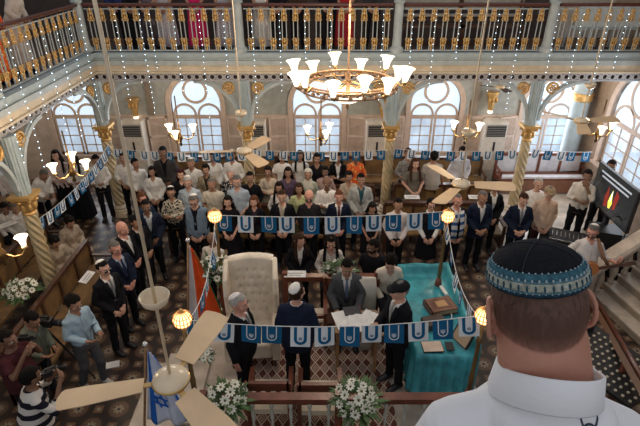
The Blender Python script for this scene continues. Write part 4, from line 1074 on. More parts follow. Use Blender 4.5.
# wing chair
t = empty('wing_chair', (-.99, 5.72, PZ), 'large ivory tufted wing chair on the left of the platform', 'armchair', rz=R(4)); t.scale = (.92, 1, 1.05)
m = MB(); m.box(-.30,-.42,.18,.30,.25,.46); o = m.build('seat', M_IVORY, t); bv = o.modifiers.new('b','BEVEL'); bv.width = .05; bv.segments = 3
bk = MB(); nx, nz = 34, 46; vs = []
def bz(x, z):
    best = 0
    for r_ in range(6):
        for c_ in range(5 if r_ % 2 == 0 else 4):
            cx = -.24+.12*c_+(0 if r_ % 2 == 0 else .06); cz = .62+.12*r_; d2 = (x-cx)**2+(z-cz)**2; best += math.exp(-d2/.0009)
    return .025*best - .025
for side in (0, 1):
    for j in range(nz+1):
        for i in range(nx+1):
            x = -.36+.72*i/nx; z = .42+.98*j/nz; zz = z + (.05*(1-(x/.36)**2) if j == nz else .05*(1-(x/.36)**2)*j/nz)
            y = (.12+.16*(z-.42)) + (bz(x, z) if side == 0 else .12); vs.append((x, y, zz))
N1 = (nx+1)*(nz+1); fs = []
for side in (0, 1):
    for j in range(nz):
        for i in range(nx):
            a = side*N1+j*(nx+1)+i; q = (a, a+1, a+nx+2, a+nx+1); fs.append(q if side == 0 else q[::-1])
bd = [i for i in range(nx+1)]+[j*(nx+1)+nx for j in range(1, nz+1)]+[nz*(nx+1)+i for i in range(nx-1,-1,-1)]+[j*(nx+1) for j in range(nz-1,0,-1)]
for a, b in zip(bd, bd[1:]+bd[:1]): fs.append((b, a, a+N1, b+N1))
bk.add(vs, fs); bk.build('backrest', M_IVORY, t, True)
b0_ = None
for r_ in range(6):
    for c_ in range(5 if r_ % 2 == 0 else 4):
        x = -.24+.12*c_+(0 if r_ % 2 == 0 else .06); z = .62+.12*r_
        if b0_ is None: m = MB(); m.ball((0,0,0), (.011,.008,.011), 8, 6); b0_ = m.build('button', mat('button_cover', (.42,.34,.26), .5), t, True); o = b0_
        else: o = b0_.copy(); COL.objects.link(o)
        o.location = (x, .12+.16*(z-.42)-.002, z+.05*(1-(x/.36)**2)*(z-.42)/.98)
for s in (-1, 1):
    m = MB(); pr = [(.10,.46),(-.06,.75),(-.10,1.05),(-.04,1.28),(.24,1.43),(.34,1.40),(.26,.46)]
    m.prism(pr, s*.34, s*.42, plane='YZ'); o = m.build('wing', M_IVORY, t); bv = o.modifiers.new('b','BEVEL'); bv.width = .03; bv.segments = 3
    m = MB(); m.box(min(s*.30,s*.43),-.44,.18,max(s*.30,s*.43),.2,.60); m.capsule((s*.365,-.42,.60),(s*.365,.15,.60),.07,.07,14); o = m.build('armrest', M_IVORY, t, False); smooth_by_angle(o)
for s in (-1, 1):
    for y in (-.36,.3): m = MB(); m.tube([(s*.32,y,.18),(s*.33,y,0)], [.035,.02], 8); m.build('leg', M_WOOD, t)
# wooden armchairs on the platform (near rail)
def wood_chair(name, label, loc, rz, seatm, h=.95):
    t = empty(name, loc, label, 'chair', rz=rz)
    m = MB(); m.box(-.25,-.24,.42,.25,.24,.50); m.build('seat', seatm, t)
    for s in (-1,1):
        m = MB(); m.box(s*.25-.025,-.25,0,s*.25+.025,-.2,.68); m.build('leg', M_REDWOOD, t)
        m = MB(); m.box(s*.25-.025,.2,0,s*.25+.025,.25,h); m.build('leg', M_REDWOOD, t)
        m = MB(); m.box(s*.25-.03,-.27,.66,s*.25+.03,.25,.70); m.build('armrest', M_REDWOOD, t)
    m = MB(); m.box(-.25,.2,h-.12,.25,.25,h); m.box(-.25,.205,.6,.25,.24,.65); m.build('backrest', M_REDWOOD, t)
    for x in (-.12,0,.12): m = MB(); m.box(x-.03,.215,.65,x+.03,.235,h-.12); m.build('back_slat', M_REDWOOD, t)
    return t
wood_chair('armchair', 'dark wooden armchair at the near rail, beneath the white-haired man in black suit', (-.62,4.42,PZ), PI, M_CREAM)
wood_chair('armchair', 'dark wooden armchair at the near rail, behind the man in navy suit', (-.0,4.4,PZ), PI, M_CREAM)
wood_chair('armchair', 'dark wooden armchair under the man in the grey suit', (.33,5.98,PZ), 0, M_WOOD, 1.0)
# white slip-covered chair between seated couple
t = empty('covered_chair', (.66,5.95,PZ), 'chair in a loose white slipcover left of the ivory blouse', 'chair')
m = MB(); m.loft([(0,.25,.26),(.2,.235,.24),(.46,.22,.22)], 16, pw=.4); m.build('seat', mat('slipcover', (.60,.55,.48), .8, bump=.4, bscale=8), t, True)
m = MB(); m.loft([(.44,.22,.05,0,.2),(.75,.22,.05,0,.22),(1.0,.20,.045,0,.24)], 16, pw=.5); m.build('backrest', mat('slipcover', (.60,.55,.48), .8, bump=.4, bscale=8), t, True)
# small desk with papers
t = empty('reading_desk', (.52,5.42,PZ), 'small tan wooden desk under the open papers', 'desk')
m = MB(); m.cbox((0,0,.80), (.62,.42,.03), rx=R(6)); m.build('desk_top', M_OAK, t)
m = MB(); m.box(-.29,-.18,.60,.29,.18,.77); m.build('desk_box', M_OAK, t)
for sx in (-1,1):
    for sy in (-1,1): m = MB(); m.box(sx*.27-.02, sy*.16-.02,0,sx*.27+.02,sy*.16+.02,.62); m.build('leg', M_OAK, t)
for i, (x, y, rz_, w, l, lb) in enumerate(((.34,5.44,.3,.28,.34,'white sheet of paper on the tan desk, left one of three'), (.52,5.38,-.25,.28,.32,'white sheet of paper on the tan desk, middle one of three'), (.68,5.46,-.6,.22,.28,'white sheet of paper on the tan desk, right one under the hand'))):
    m = MB(); n = 6; rs = []
    for k in range(n+1):
        u_ = -w/2+w*k/n; rs.append([(u_,-l/2,.004*math.sin(4*k+i)),(u_,l/2,.004*math.cos(3*k)),(u_,l/2,.004*math.cos(3*k)+.0015),(u_,-l/2,.004*math.sin(4*k+i)+.0015)])
    m.rings(rs); o = m.build('paper_sheet', M_PAPER); tag(o, lb, 'paper', 'papers on the desk'); o.location = (x, y, PZ+.833+.006*i); o.rotation_euler = (R(6), 0, rz_)
for i, (x, y, rz_, c, lb) in enumerate(((.46,5.60,.2,(.02,.02,.03),'thin black folder at the far edge of the tan desk'),)):
    m = MB(); m.cbox((0,0,0), (.24,.16,.015)); o = m.build('folder', mat('folder', c, .5)); tag(o, lb, 'folder'); o.location = (x, y, PZ+.86); o.rotation_euler = (R(6),0,rz_)
t = empty('microphone', (.84,5.50,PZ+.9), 'handheld black microphone with red ring before the man in flat cap', 'microphone', rz=R(70))
m = MB(); m.tube([(0,0,0),(0,-.15,.03)], [.012,.016], 10); m.build('handle', M_BLACK, t, True); m = MB(); m.ball((0,-.17,.034), .026); m.build('grille', M_DARKMET, t, True); m = MB(); m.tube([(0,-.143,.029),(0,-.15,.030)], .021, 10); m.build('ring', mat('red_ring', (.5,.03,.02), .4), t)
# reading table draped in turquoise
TX0, TX1, TY0, TY1, TZ = 1.24, 2.04, 4.72, 6.55, 1.47
t = empty('reading_table', (0,0,0), 'long reading table draped in turquoise satin at the right of the platform', 'table')
def drape():
    import bmesh
    m = MB(); NX, NY = 30, 60; top = []
    for j in range(NY+1):
        r = []
        for i in range(NX+1):
            u_, v_ = i/NX, j/NY; x = TX0+(TX1-TX0)*u_; y = TY0+(TY1-TY0)*v_
            e = min(u_, 1-u_)*(TX1-TX0); e2 = (1-v_)*(TY1-TY0); e3 = v_*(TY1-TY0)
            z = TZ + .012*math.sin(7*x+3*y)*math.sin(5*y) + .02*math.exp(-((x-1.55)**2+(y-6.0)**2)/.02)
            rim = max(math.exp(-((1-u_)*(TX1-TX0)/.05)**2), math.exp(-(e2/.05)**2)); z += .17*rim*(1+.1*math.sin(14*y+11*x))
            r.append((x, y, z))
        top.append(r)
    return top
top = drape(); m = MB(); NX, NY = 30, 60
for j in range(NY+1): m.v += top[j]
for j in range(NY):
    for i in range(NX): a = j*(NX+1)+i; m.f.append((a, a+1, a+NX+2, a+NX+1)); m.mi.append(0)
per = [(0,j) for j in range(NY,-1,-1)]+[(i,0) for i in range(1,NX+1)]+[(NX,j) for j in range(1,NY+1)]+[(i,NY) for i in range(NX-1,0,-1)]
K = 10; base = len(m.v); n = len(per); cxm, cym = (TX0+TX1)/2, (TY0+TY1)/2
for k in range(1, K+1):
    for q, (i, j) in enumerate(per):
        p = Vector(top[j][i]); ox = (-1 if i == 0 else (1 if i == NX else 0)); oy = (-1 if j == 0 else (1 if j == NY else 0))
        drop = (p.z-.72)*k/K; w = (.012+.028*k/K)*math.sin(q*1.15+.6*math.sin(q*.37))+.02*k/K
        m.v.append((p.x+ox*(.01+w), p.y+oy*(.01+w), p.z-drop))
idx = lambda k, q: (per[q % n][1]*(NX+1)+per[q % n][0]) if k == 0 else base+(k-1)*n+(q % n)
for k in range(K):
    for q in range(n): m.f.append((idx(k,q), idx(k,q+1), idx(k+1,q+1), idx(k+1,q))); m.mi.append(0)
o = m.build('draped_cloth', M_TURQ, t, True); sd = o.modifiers.new('s','SOLIDIFY'); sd.thickness = .008; sd.offset = 1
m = MB(); m.box(TX0+.03,TY0+.03,1.40,TX1-.03,TY1-.03,1.455); m.build('table_board', M_WOOD, t)
for x in (TX0+.06, TX1-.14):
    for y in (TY0+.06, TY1-.14): m = MB(); m.box(x,y,PZ,x+.08,y+.08,1.40); m.build('leg', M_WOOD, t)
# things on the table
def on_table(px, py, z=TZ+.03): return at_z(px, py, z)
p = on_table(440, 309); t = empty('bound_book', (p.x, p.y, TZ+.035), 'thick brown leather-bound book with gilt panel on the turquoise table', 'book', rz=R(14))
m = MB(); m.box(-.20,-.15,0,.20,.15,.012); m.box(-.20,-.15,.075,.20,.15,.088); m.box(-.205,-.15,0,-.185,.15,.088); o = m.build('cover', mat('leather', (.12,.035,.02), .4, bump=.2), t)
m = MB(); m.box(-.187,-.14,.012,.19,.14,.075); m.build('pages', mat('page_edge', (.45,.33,.2), .8), t)
m = MB(); m.box(-.07,-.06,.088,.09,.07,.092); m.build('gilt_panel', mat('gilt_print', (.45,.25,.10), .5), t)
m = MB(); 
for a in ((-.17,-.13,.17,-.12),(-.17,.12,.17,.13),(-.17,-.13,-.16,.13),(.16,-.13,.17,.13)): m.box(a[0],a[1],.088,a[2],a[3],.090)
m.build('gilt_border', mat('gilt_print2', (.30,.15,.06), .5), t)
p = on_table(452, 292); m = MB(); m.cbox((0,0,0), (.05,.22,.03)); o = m.build('remote_receiver', M_WHITE); tag(o, 'slim white device standing at the right edge of the turquoise table', 'device'); o.location = (1.86, p.y, TZ+.06); o.rotation_euler.z = R(12); bv = o.modifiers.new('b','BEVEL'); bv.width = .008; bv.segments = 2
m = MB(); m.tube([(1.86,5.55,TZ+.05),(1.84,5.4,TZ+.08),(1.80,5.25,TZ+.04),(1.78,5.12,TZ+.04)], .006, 6); o = m.build('white_cable', M_WHITE, smooth=True); tag(o, 'thin white cable trailing from the slim white device', 'cable')
p = on_table(440, 350); t = empty('notebook', (1.50,4.84,TZ+.03), 'pale open notebook at the near left corner of the turquoise table', 'notebook', rz=R(3))
m = MB(); m.box(-.17,-.09,0,.10,.10,.012); m.build('cover', M_BLACK, t); m = MB(); m.box(-.165,-.085,.012,.09,.095,.02); m.build('page', mat('page', (.66,.52,.42), .8), t)
m = MB(); m.box(0,0,0,.10,.15,.012); o = m.build('phone', M_BLACK); tag(o, 'black phone lying right of the pale notebook', 'phone'); o.location = (1.64,4.78,TZ+.035)
t = empty('slanted_tray', (1.86,4.92,TZ+.03), 'dark framed tan board leaning on the near right corner of the turquoise table', 'board', rz=R(-62))
m = MB(); m.cbox((0,0,.12), (.30,.02,.22), rx=R(-28)); m.build('board_frame', M_BLACK, t); m = MB(); m.cbox((0,-.012,.12), (.25,.012,.18), rx=R(-28)); m.build('board_face', mat('tan_board', (.45,.33,.22), .6), t)
p = on_table(452, 322); m = MB(); m.lathe([(.03,0),(.035,.07),(.033,.08),(.028,.075),(.026,.01)], n=14); o = m.build('glass_cup', mat('smoky_glass', (.35,.3,.26), .1), smooth=True); tag(o, 'small brown-grey cup on the turquoise table before the thick book', 'cup'); o.location = (1.72,5.08,TZ+.03)
p = on_table(433, 322); m = MB(); m.cbox((0,0,.05), (.30,.2,.1)); o = m.build('box', mat('dark_box', (.05,.03,.02), .5)); tag(o, 'low dark box with a stand, under the near edge of the brown book', 'box'); o.location = (p.x, p.y-.05, TZ+.01); o.rotation_euler.z = R(14)
# ------------------------------------------------------------------ benches
CANE = mat('cane_panel', (.22,.125,.05), .5, bump=.2, bscale=80, var=.3)
def bench(label, loc, rz, L, seatm=CANE, backm=CANE, desk=False, wood=M_WOOD, group='hall benches'):
    t = empty('bench', loc, label, 'bench', group, rz)
    m = MB(); m.box(-L/2,-.24,.40,L/2,.22,.45); m.build('seat', seatm, t)
    m = MB(); m.box(-L/2,.20,.93,L/2,.28,1.0); m.build('top_rail', wood, t)
    n = max(1, round(L/.62))
    for k in range(n):
        x0 = -L/2+L*k/n; m = MB(); m.box(x0+.03,.225,.48,x0+L/n-.03,.25,.93); m.build('back_panel', backm, t)
    for k in range(n+1):
        x = -L/2+L*k/n; m = MB(); m.box(x-.03,.2,0,x+.03,.26,.95); m.build('stile', wood, t)
    for s in (-1,1):
        m = MB(); m.box(s*L/2-.03,-.26,0,s*L/2+.03,.24,.40); m.box(s*L/2-.03,-.26,.62,s*L/2+.03,.24,.66); m.box(s*L/2-.03,-.26,.40,s*L/2+.03,-.21,.62); m.build('end_panel', wood, t)
    if desk:
        m = MB(); m.cbox((0,.38,.92), (L,.22,.03), rx=R(-10)); m.build('book_ledge', wood, t)
    return t
bench('dark bench with tan panels behind the row of men in suits in the left aisle', (-4.35,6.75,0), PI/2, 3.1)
bench('dark bench behind the near left column, beside the white flowers', (-5.65,7.4,0), PI/2, 3.6)
bench('second dark bench from the left wall in the left aisle', (-6.8,8.6,0), PI/2, 5.0)
bench('dark bench against the left wall', (-7.9,8.8,0), PI/2, 5.0)
bench('dark bench with cane panels behind the front row, left of the centre', (-1.6,9.55,0), 0, 3.4, desk=True)
bench('dark bench with cane panels behind the young man in white shirt', (2.75,9.65,0), 0, 2.6, desk=True)
bench('second dark bench from the back, left of the spiral column', (-1.0,10.55,0), 0, 4.6)
bench('second dark bench from the back, below the fourth window', (3.0,10.6,0), 0, 2.4, desk=True)
bench('dark bench along the far wall below the middle windows', (-.6,12.35,0), 0, 7.2)
bench('dark bench along the far wall below the fourth window', (3.4,12.3,0), 0, 2.0)
t = bench('long dark settee with white upholstered panels against the far wall at the right', (5.9,12.2,.16), 0, 2.3, M_REDWOOD, mat('white_cushion', (.62,.60,.62), .7), wood=M_REDWOOD)
m = MB(); m.box(-1.15,-.26,.05,1.15,-.22,.40); m.build('front_panel', mat('panel_brown', (.22,.10,.06), .4), t); m = MB(); m.box(-1.12,-.23,.45,1.12,-.06,.50); m.build('seat_cushion', mat('white_cushion', (.62,.60,.62), .7), t)
for i, (px, py, z, rz_, nm) in enumerate(((412,197,1.0,0,'reserved-seat card left of the woman in waistcoat'), (476,197,1.0,0,'reserved-seat card right of the fan blade'), (295,274,1.56,0,'pale card lying on the far platform rail'), (87,277,1.02,1.5,'pale card taped to the aisle bench'), (21,216,.95,.9,'white booklet on the bench behind the gilt capital'), (8,224,.9,.9,'white booklet with red edge at the left frame edge'))):
    p = at_z(px, py, z); m = MB(); m.cbox((0,0,0), (.34,.14,.008)); m.cbox((0,.01,.005), (.24,.012,.002)); m.cbox((0,-.03,.005), (.18,.012,.002)); m.mi[6:] = [1]*12
    o = m.build('card', [M_PAPER, mat('card_text', (.3,.28,.26), .8)]); tag(o, nm if 'card' in nm or 'booklet' in nm else nm, 'card'); o.location = p; o.rotation_euler = (R(12), 0, rz_)
# marble dais and steps at the right
t = empty('marble_dais', (0,0,0), 'pale marble dais with shallow steps under the men at the right', 'dais')
for k, (x0, y0) in enumerate(((3.95, 8.9), (4.5, 9.5))): m = MB(); m.box(x0, y0, .001+.08*k, XR, 13.0, .08+.08*k); m.build('step', M_MARBLE, t)
# ------------------------------------------------------------------ the stair at the right
st_rot = R(11); t = empty('marble_staircase', (5.28, 7.75, 0), 'pale marble staircase rising to the right with a stone balustrade', 'staircase', rz=st_rot)
RISE, RUN, NST = .165, .25, 9
for k in range(NST):
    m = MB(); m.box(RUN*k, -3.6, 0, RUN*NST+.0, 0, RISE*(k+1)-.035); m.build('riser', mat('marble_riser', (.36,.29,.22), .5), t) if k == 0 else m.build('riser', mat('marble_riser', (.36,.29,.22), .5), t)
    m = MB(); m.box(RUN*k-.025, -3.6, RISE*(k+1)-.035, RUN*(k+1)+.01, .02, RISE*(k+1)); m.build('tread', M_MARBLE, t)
sl = RISE/RUN
m = MB(); m.rings([[(x, y, RISE+.62+sl*x+z) for y, z in ((-.17,0),(-.17,.07),(-.12,.12),(.12,.12),(.17,.07),(.17,0))] for x in (-.32, RUN*NST)]); m.build('handrail', M_MARBLE, t)
m = MB(); m.box(-.30,-.13,0,-.1,.13,.62); m.build('newel', M_MARBLE, t)
b0_ = None
for k in range(NST):
    if b0_ is None: m = MB(); m.lathe([(.06,0),(.06,.06),(.035,.1),(.07,.22),(.075,.3),(.04,.45),(.03,.5),(.05,.56),(.05,.66)], n=14); b0_ = m.build('stone_baluster', M_MARBLE, t, True); o = b0_
    else: o = b0_.copy(); COL.objects.link(o)
    o.location = (RUN*k+.1, 0, RISE*(k+1))
# wooden rail + table with rows of pale knobs
t = empty('wooden_banister', (0,0,0), 'polished brown wooden banister running down beside the marble stair', 'banister')
pa, pb = at_z(598, 313, .75), at_z(642, 392, 1.35)
d = (pb-pa); pe = pa+d*1.6; m = MB()
m.tube([pa-d*.2, pe], .05, 4, flat=1.3); m.build('rail', mat('brown_rail', (.17,.085,.045), .35), t)
m = MB(); sv = Vector((.12,0,0)); m.tube([pa-d*.2+sv+Vector((0,0,-.03)), pe+sv+Vector((0,0,-.03))], .04, 8); m.build('outer_rail', M_REDWOOD, t, True)
for k in range(5): q = (pa-d*.2).lerp(pe, k/4); m = MB(); m.box(q.x-.03,q.y-.03,0,q.x+.03,q.y+.03,q.z); m.build('post', M_REDWOOD, t)
kz = 1.0; pk = at_z(607, 352, kz); t = empty('candle_table', (pk.x, pk.y, 0), 'black-topped table set with rows of small pale round candles beside the wooden banister', 'table', rz=R(28))
m = MB(); m.box(-.62,-.75,kz-.05,.36,.62,kz); m.build('table_top', M_BLACK, t)
for x in (-.55,.28):
    for y in (-.65,.55): m = MB(); m.box(x-.03,y-.03,0,x+.03,y+.03,kz-.05); m.build('leg', M_BLACK, t)
m = MB(); m.cbox((.02,.5,kz+.06), (.5,.2,.1)); m.build('black_box', mat('dark_box2', (.02,.022,.03), .4), t)
cd0 = None
for i in range(8):
    for j in range(11):
        x = pk.x; 
        if cd0 is None:
            m = MB(); m.lathe([(.019,0),(.019,.018),(.016,.02)], n=10); cd0 = m.build('tealight', mat('wax', (.62,.54,.40), .4), smooth=False); o = cd0; tag(cd0, 'small pale round candle in the rows on the black table', 'candle', 'candles on the black table')
        else: o = cd0.copy(); COL.objects.link(o)
        l = Vector((-.54+.11*i, -.70+.10*j)); a = R(28); o.location = (pk.x+l.x*math.cos(a)-l.y*math.sin(a), pk.y+l.x*math.sin(a)+l.y*math.cos(a), kz)
# television
t = empty('television', (5.93, 8.98, 0), 'large flat television on a stand, seen slanted at the right, showing a candle flame', 'television', rz=-PI/2)
m = MB(); m.box(-.74,-.03,1.17,.74,.03,2.06); m.build('casing', M_BLACK, t)
m = MB(); m.box(-.71,-.034,1.20,.71,-.030,2.03); m.build('screen', mat('screen_dark', (.03,.035,.04), .2, emis=.15), t)
m = MB(); m.box(-.05,-.04,0,.05,.04,1.17); m.box(-.4,-.25,0,.4,.25,.04); m.build('stand', M_BLACK, t)
m = MB()
for k, (z, w) in enumerate(((1.93,.56),(1.84,.50))):
    x = -w
    rr = random.Random(k)
    m = MB()
    while x < w: q = rr.uniform(.03,.1); m.box(x,-.037,z-.018,min(x+q, w),-.034,z+.018); x += q+.0
    m.build('screen_text', mat('screen_text', (.5,.56,.65), .3, emis=.25), t)
for nm, pts, c in (('flame', [(-.03,1.34),(.03,1.34),(.07,1.46),(.03,1.60),(.0,1.74),(-.05,1.58),(-.07,1.45)], (.85,.75,.10)), ('flame_tip', [(-.02,1.50),(.02,1.50),(.01,1.72),(-.02,1.66)], (.8,.8,.85)), ('red_glow', [(-.20,1.30),(-.08,1.32),(-.1,1.6),(-.16,1.76),(-.22,1.5)], (.30,.03,.02)), ('red_glow', [(.12,1.36),(.2,1.4),(.24,1.7),(.13,1.78),(.09,1.6)], (.30,.03,.02))):
    m = MB(); m.prism(pts, -.0365 if nm != 'flame_tip' else -.038, -.034); m.build(nm, mat(nm, c, .3, emis=.7 if nm != 'red_glow' else .3), t)
# sound equipment
p = at_z(568, 236, .85); t = empty('mixing_table', (p.x, p.y, 0), 'black table with sound mixer beside the guitarist', 'table', rz=R(-25))
m = MB(); m.box(-.5,-.3,.72,.5,.3,.78); m.build('table_top', M_BLACK, t)
m = MB(); m.box(-.5,-.3,.05,.5,.3,.70); m.build('black_skirt', mat('black_cloth', (.015,.015,.017), .9, bump=.5, bscale=10), t)
t = empty('sound_mixer', (p.x, p.y, .78), 'flat black sound mixer with silver edge on the black table', 'mixer', rz=R(-25))
m = MB(); m.cbox((0,0,.04), (.7,.4,.07), rx=R(8)); m.build('body', M_DARKMET, t); m = MB(); m.box(-.35,-.22,.03,.35,-.20,.06); m.build('edge', M_STEEL, t)
for k in range(8): m = MB(); m.box(-.3+.08*k,-.1,.07,-.29+.08*k,.1,.09); m.build('fader', M_STEEL, t)
for i, (px, py, hh, nm) in enumerate(((606, 228, 1.0, 'upright black loudspeaker case between the guitarist and the television'), (625, 240, .8, 'low black equipment case at the right behind the balustrade'))):
    p = at_z(px, py, hh); t = empty('equipment_case', (p.x, p.y, 0), nm, 'case', rz=R(-20))
    m = MB(); m.box(-.28,-.22,0,.28,.22,hh); m.build('body', M_BLACK, t)
    for s in (-1,1): m = MB(); m.tube([(s*.285,-.06,hh*.7),(s*.31,-.05,hh*.72),(s*.31,.05,hh*.72),(s*.285,.06,hh*.7)], .01, 6); m.build('handle', M_STEEL, t)
for i, (px, py, nm) in enumerate(((612, 205, 'thin black microphone stand right of the guitarist'), (632, 214, 'thin black microphone stand at the right frame edge'))):
    p = at_z(px, py, 1.45); t = empty('microphone_stand', (p.x, p.y, 0), nm, 'microphone stand')
    m = MB(); m.tube([(0,0,0),(0,0,1.1),(-.3,-.1,1.45)], .012, 6); m.build('pole', M_DARKMET, t); m = MB(); m.lathe([(.16,0),(.16,.02),(.03,.04)], n=16); m.build('base', M_DARKMET, t)
    m = MB(); m.capsule((-.3,-.1,1.45), (-.36,-.12,1.47), .018, .022, 8); m.build('microphone', M_BLACK, t, True)
# guitar (held, own thing)
S = Matrix.LocRotScale(gtr.location, gtr.rotation_euler, gtr.scale)
t = empty('acoustic_guitar', (0,0,0), 'honey brown acoustic guitar held by the guitarist', 'guitar'); t.matrix_world = S @ Matrix.Translation((.0,-.235,1.02)) @ Matrix.Rotation(R(-20), 4, 'Y') @ Matrix.Rotation(R(-12), 4, 'X')
out = []
for k in range(36):
    a = 2*PI*k/36; x = .24*math.cos(a); w = .165+.035*(-math.cos(a)) - .055*math.exp(-((x-.03)/.08)**2); out.append((x-.06, w*math.sin(a)))
m = MB(); m.prism(out, -.05, .05); o = m.build('guitar_body', mat('spruce', (.42,.15,.035), .3), t); bv = o.modifiers.new('b','BEVEL'); bv.width = .008; bv.segments = 2
m = MB(); m.box(.16,-.065,-.025,.56,-.04,.025); m.build('neck', M_WOOD, t); m = MB(); m.box(.56,-.06,-.035,.70,-.045,.035); m.build('headstock', M_WOOD, t)
m = MB(); m.lathe([(.045,0),(.045,.004)], n=20); m.v = [(v[0], -.05-v[2], v[1]) for v in m.v]; m.build('sound_hole', M_BLACK, t)
m = MB(); m.box(-.19,-.06,-.05,-.165,-.05,.05); m.build('bridge', M_BLACK, t)
t = empty('guitar_strap', (0,0,0), 'tan strap over the guitarist\'s shoulder', 'strap'); t.matrix_world = S
m = MB(); m.tube([(.30,-.22,1.12),(.20,-.20,1.25),(.12,-.13,1.42),(.11,-.02,1.475),(.06,.13,1.38)], .028, 8, flat=.25, up=(0,-1,0)); m.build('strap_band', mat('tan_leather', (.25,.12,.06), .6), t, True)
# cameras, tripod
def cam_prop(px, py, z, rz_, label, s=1):
    p = at_z(px, py, z); t = empty('video_camera', p, label, 'camera', rz=rz_); t.scale = (s,s,s)
    m = MB(); m.box(-.06,-.14,-.07,.06,.16,.07); o = m.build('body', M_BLACK, t); bv = o.modifiers.new('b','BEVEL'); bv.width = .015; bv.segments = 2
    m = MB(); m.tube([(0,-.14,0),(0,-.26,0),(0,-.28,0)], [.05,.055,.062], 16); m.build('lens', M_DARKMET, t, True)
    m = MB(); m.box(-.02,-.1,.10,.02,.1,.125); m.box(-.015,-.1,.07,.015,-.08,.1); m.box(-.015,.08,.07,.015,.1,.1); m.build('handle', M_BLACK, t)
    return t
cam_prop(44, 322, 1.4, R(85), 'black video camera on the tripod in the left corner', .9)
cam_prop(51, 372, 1.5, R(125), 'black photo camera held up by the photographer in stripes', .62)
cam_prop(25, 338, 1.55, R(95), 'black camera raised by the man in the maroon shirt', .5)
m = MB(); m.cbox((0,0,0), (.075,.15,.01)); o = m.build('mobile_phone', M_BLACK); tag(o, 'phone in the hands of the young man in pale blue shirt', 'phone'); o.location = at_z(92, 325, 1.16); o.rotation_euler = (R(-30),0,R(60))
p = at_z(44, 322, 1.30); t = empty('tripod', (p.x, p.y, 0), 'black tripod carrying the video camera in the left corner', 'tripod')
m = MB(); m.tube([(0,0,.7),(0,0,1.28)], .02, 8); m.box(-.05,-.06,1.28,.05,.06,1.31); m.build('column', M_DARKMET, t)
for k in range(3): a = 2*PI*k/3+.4; m = MB(); m.tube([(0,0,1.15),(.42*math.cos(a),.42*math.sin(a),.01)], [.02,.014], 6); m.build('leg', M_DARKMET, t)
o = MB().box(0,0,0,.22,.14,.02).build('white_leaflet', M_PAPER); tag(o, 'white leaflet on the tiled floor below the young man in pale blue', 'leaflet'); o.location = at_z(105, 370, .0); o.location.z = .002; o.rotation_euler.z = .3
# ------------------------------------------------------------------ flowers
def rose_flower():
    m = MB()
    for k in range(9):
        a = 2*PI*k/9; M_ = Matrix.Rotation(a, 3, 'Z') @ Matrix.Rotation(R(-12), 3, 'Y'); m.ball((.028*math.cos(a), .028*math.sin(a), .004), (.022,.011,.004), 8, 4, M=M_)
    f = m.build('daisy_flower', M_PETAL, None, True); m = MB(); m.ball((0,0,.006), (.011,.011,.006), 8, 6); m.build('flower_eye', M_CENTRE, f, True); return f
FL0 = [None]
def bouquet(label, c, rad, n, fl_scale=1.0, leafn=60, pot=None, flat=.6, seed=1):
    rnd = random.Random(seed); t = empty('bouquet', c, label, 'flowers', 'white daisy bouquets')
    m = MB()
    for k in range(leafn):
        a = rnd.uniform(0, 2*PI); e = rnd.uniform(-.3, .9); r = rad*rnd.uniform(.8, 1.55); d = Vector((math.cos(a)*math.cos(e), math.sin(a)*math.cos(e), math.sin(e)*flat))
        u_ = d.cross(Vector((0,0,1))).normalized()*rad*.11; b = d*r*.3; tip = d*r; mid = d*r*.7+Vector((0,0,.01))
        m.add([b, mid-u_, tip, mid+u_, mid+Vector((0,0,.008))], [(0,1,4),(1,2,4),(2,3,4),(3,0,4),(0,3,1),(1,3,2)])
    m.build('foliage', M_LEAF, t, fix=False)
    for k in range(n):
        q = (k+.5)/n; ph = math.acos(1-.95*q); a = k*2.39996
        d = Vector((math.sin(ph)*math.cos(a), math.sin(ph)*math.sin(a), math.cos(ph)*flat+.1)); p_ = d*rad*rnd.uniform(.82, 1.0)
        if FL0[0] is None: o = rose_flower(); FL0[0] = o; o.parent = t
        else: o = copy_tree(FL0[0], t)
        o.location = p_; nrm = (d+Vector((0,-.5,.35))).normalized(); o.rotation_euler = nrm.to_track_quat('Z', 'Y').to_euler(); s = fl_scale*rnd.uniform(.85,1.1); o.scale = (s,s,s)
    if pot: m = MB(); m.lathe(pot, n=14); m.build('vase', mat('vase', (.1,.14,.12), .3), t, True)
    return t
bouquet('round bunch of white dark-eyed daisies tied at the middle of the near handrail', (.42,3.98,1.49), .27, 21, 1.25, 130, seed=3)
bouquet('bunch of white daisies tied to the left end of the near handrail', (-1.07,3.98,1.50), .25, 18, 1.2, 120, seed=4)
bouquet('small bunch of white flowers by the turned post at the left of the platform', (-1.40,4.45,1.72), .11, 7, .9, 30, seed=5)
bouquet('large bunch of cream daisies at the left edge under the spiral column', at_z(21, 292, 1.1), .27, 20, 1.3, 60, seed=6)
bouquet('upright spray of cream flowers on the post beside the wing chair', (-1.58,6.08,1.75), .22, 12, 1.15, 60, flat=1.5, seed=7)
bouquet('low garland of yellow-green flowers on the far platform rail behind the grey suit', (.33,6.42,1.62), .24, 8, .8, 70, flat=.4, seed=8)
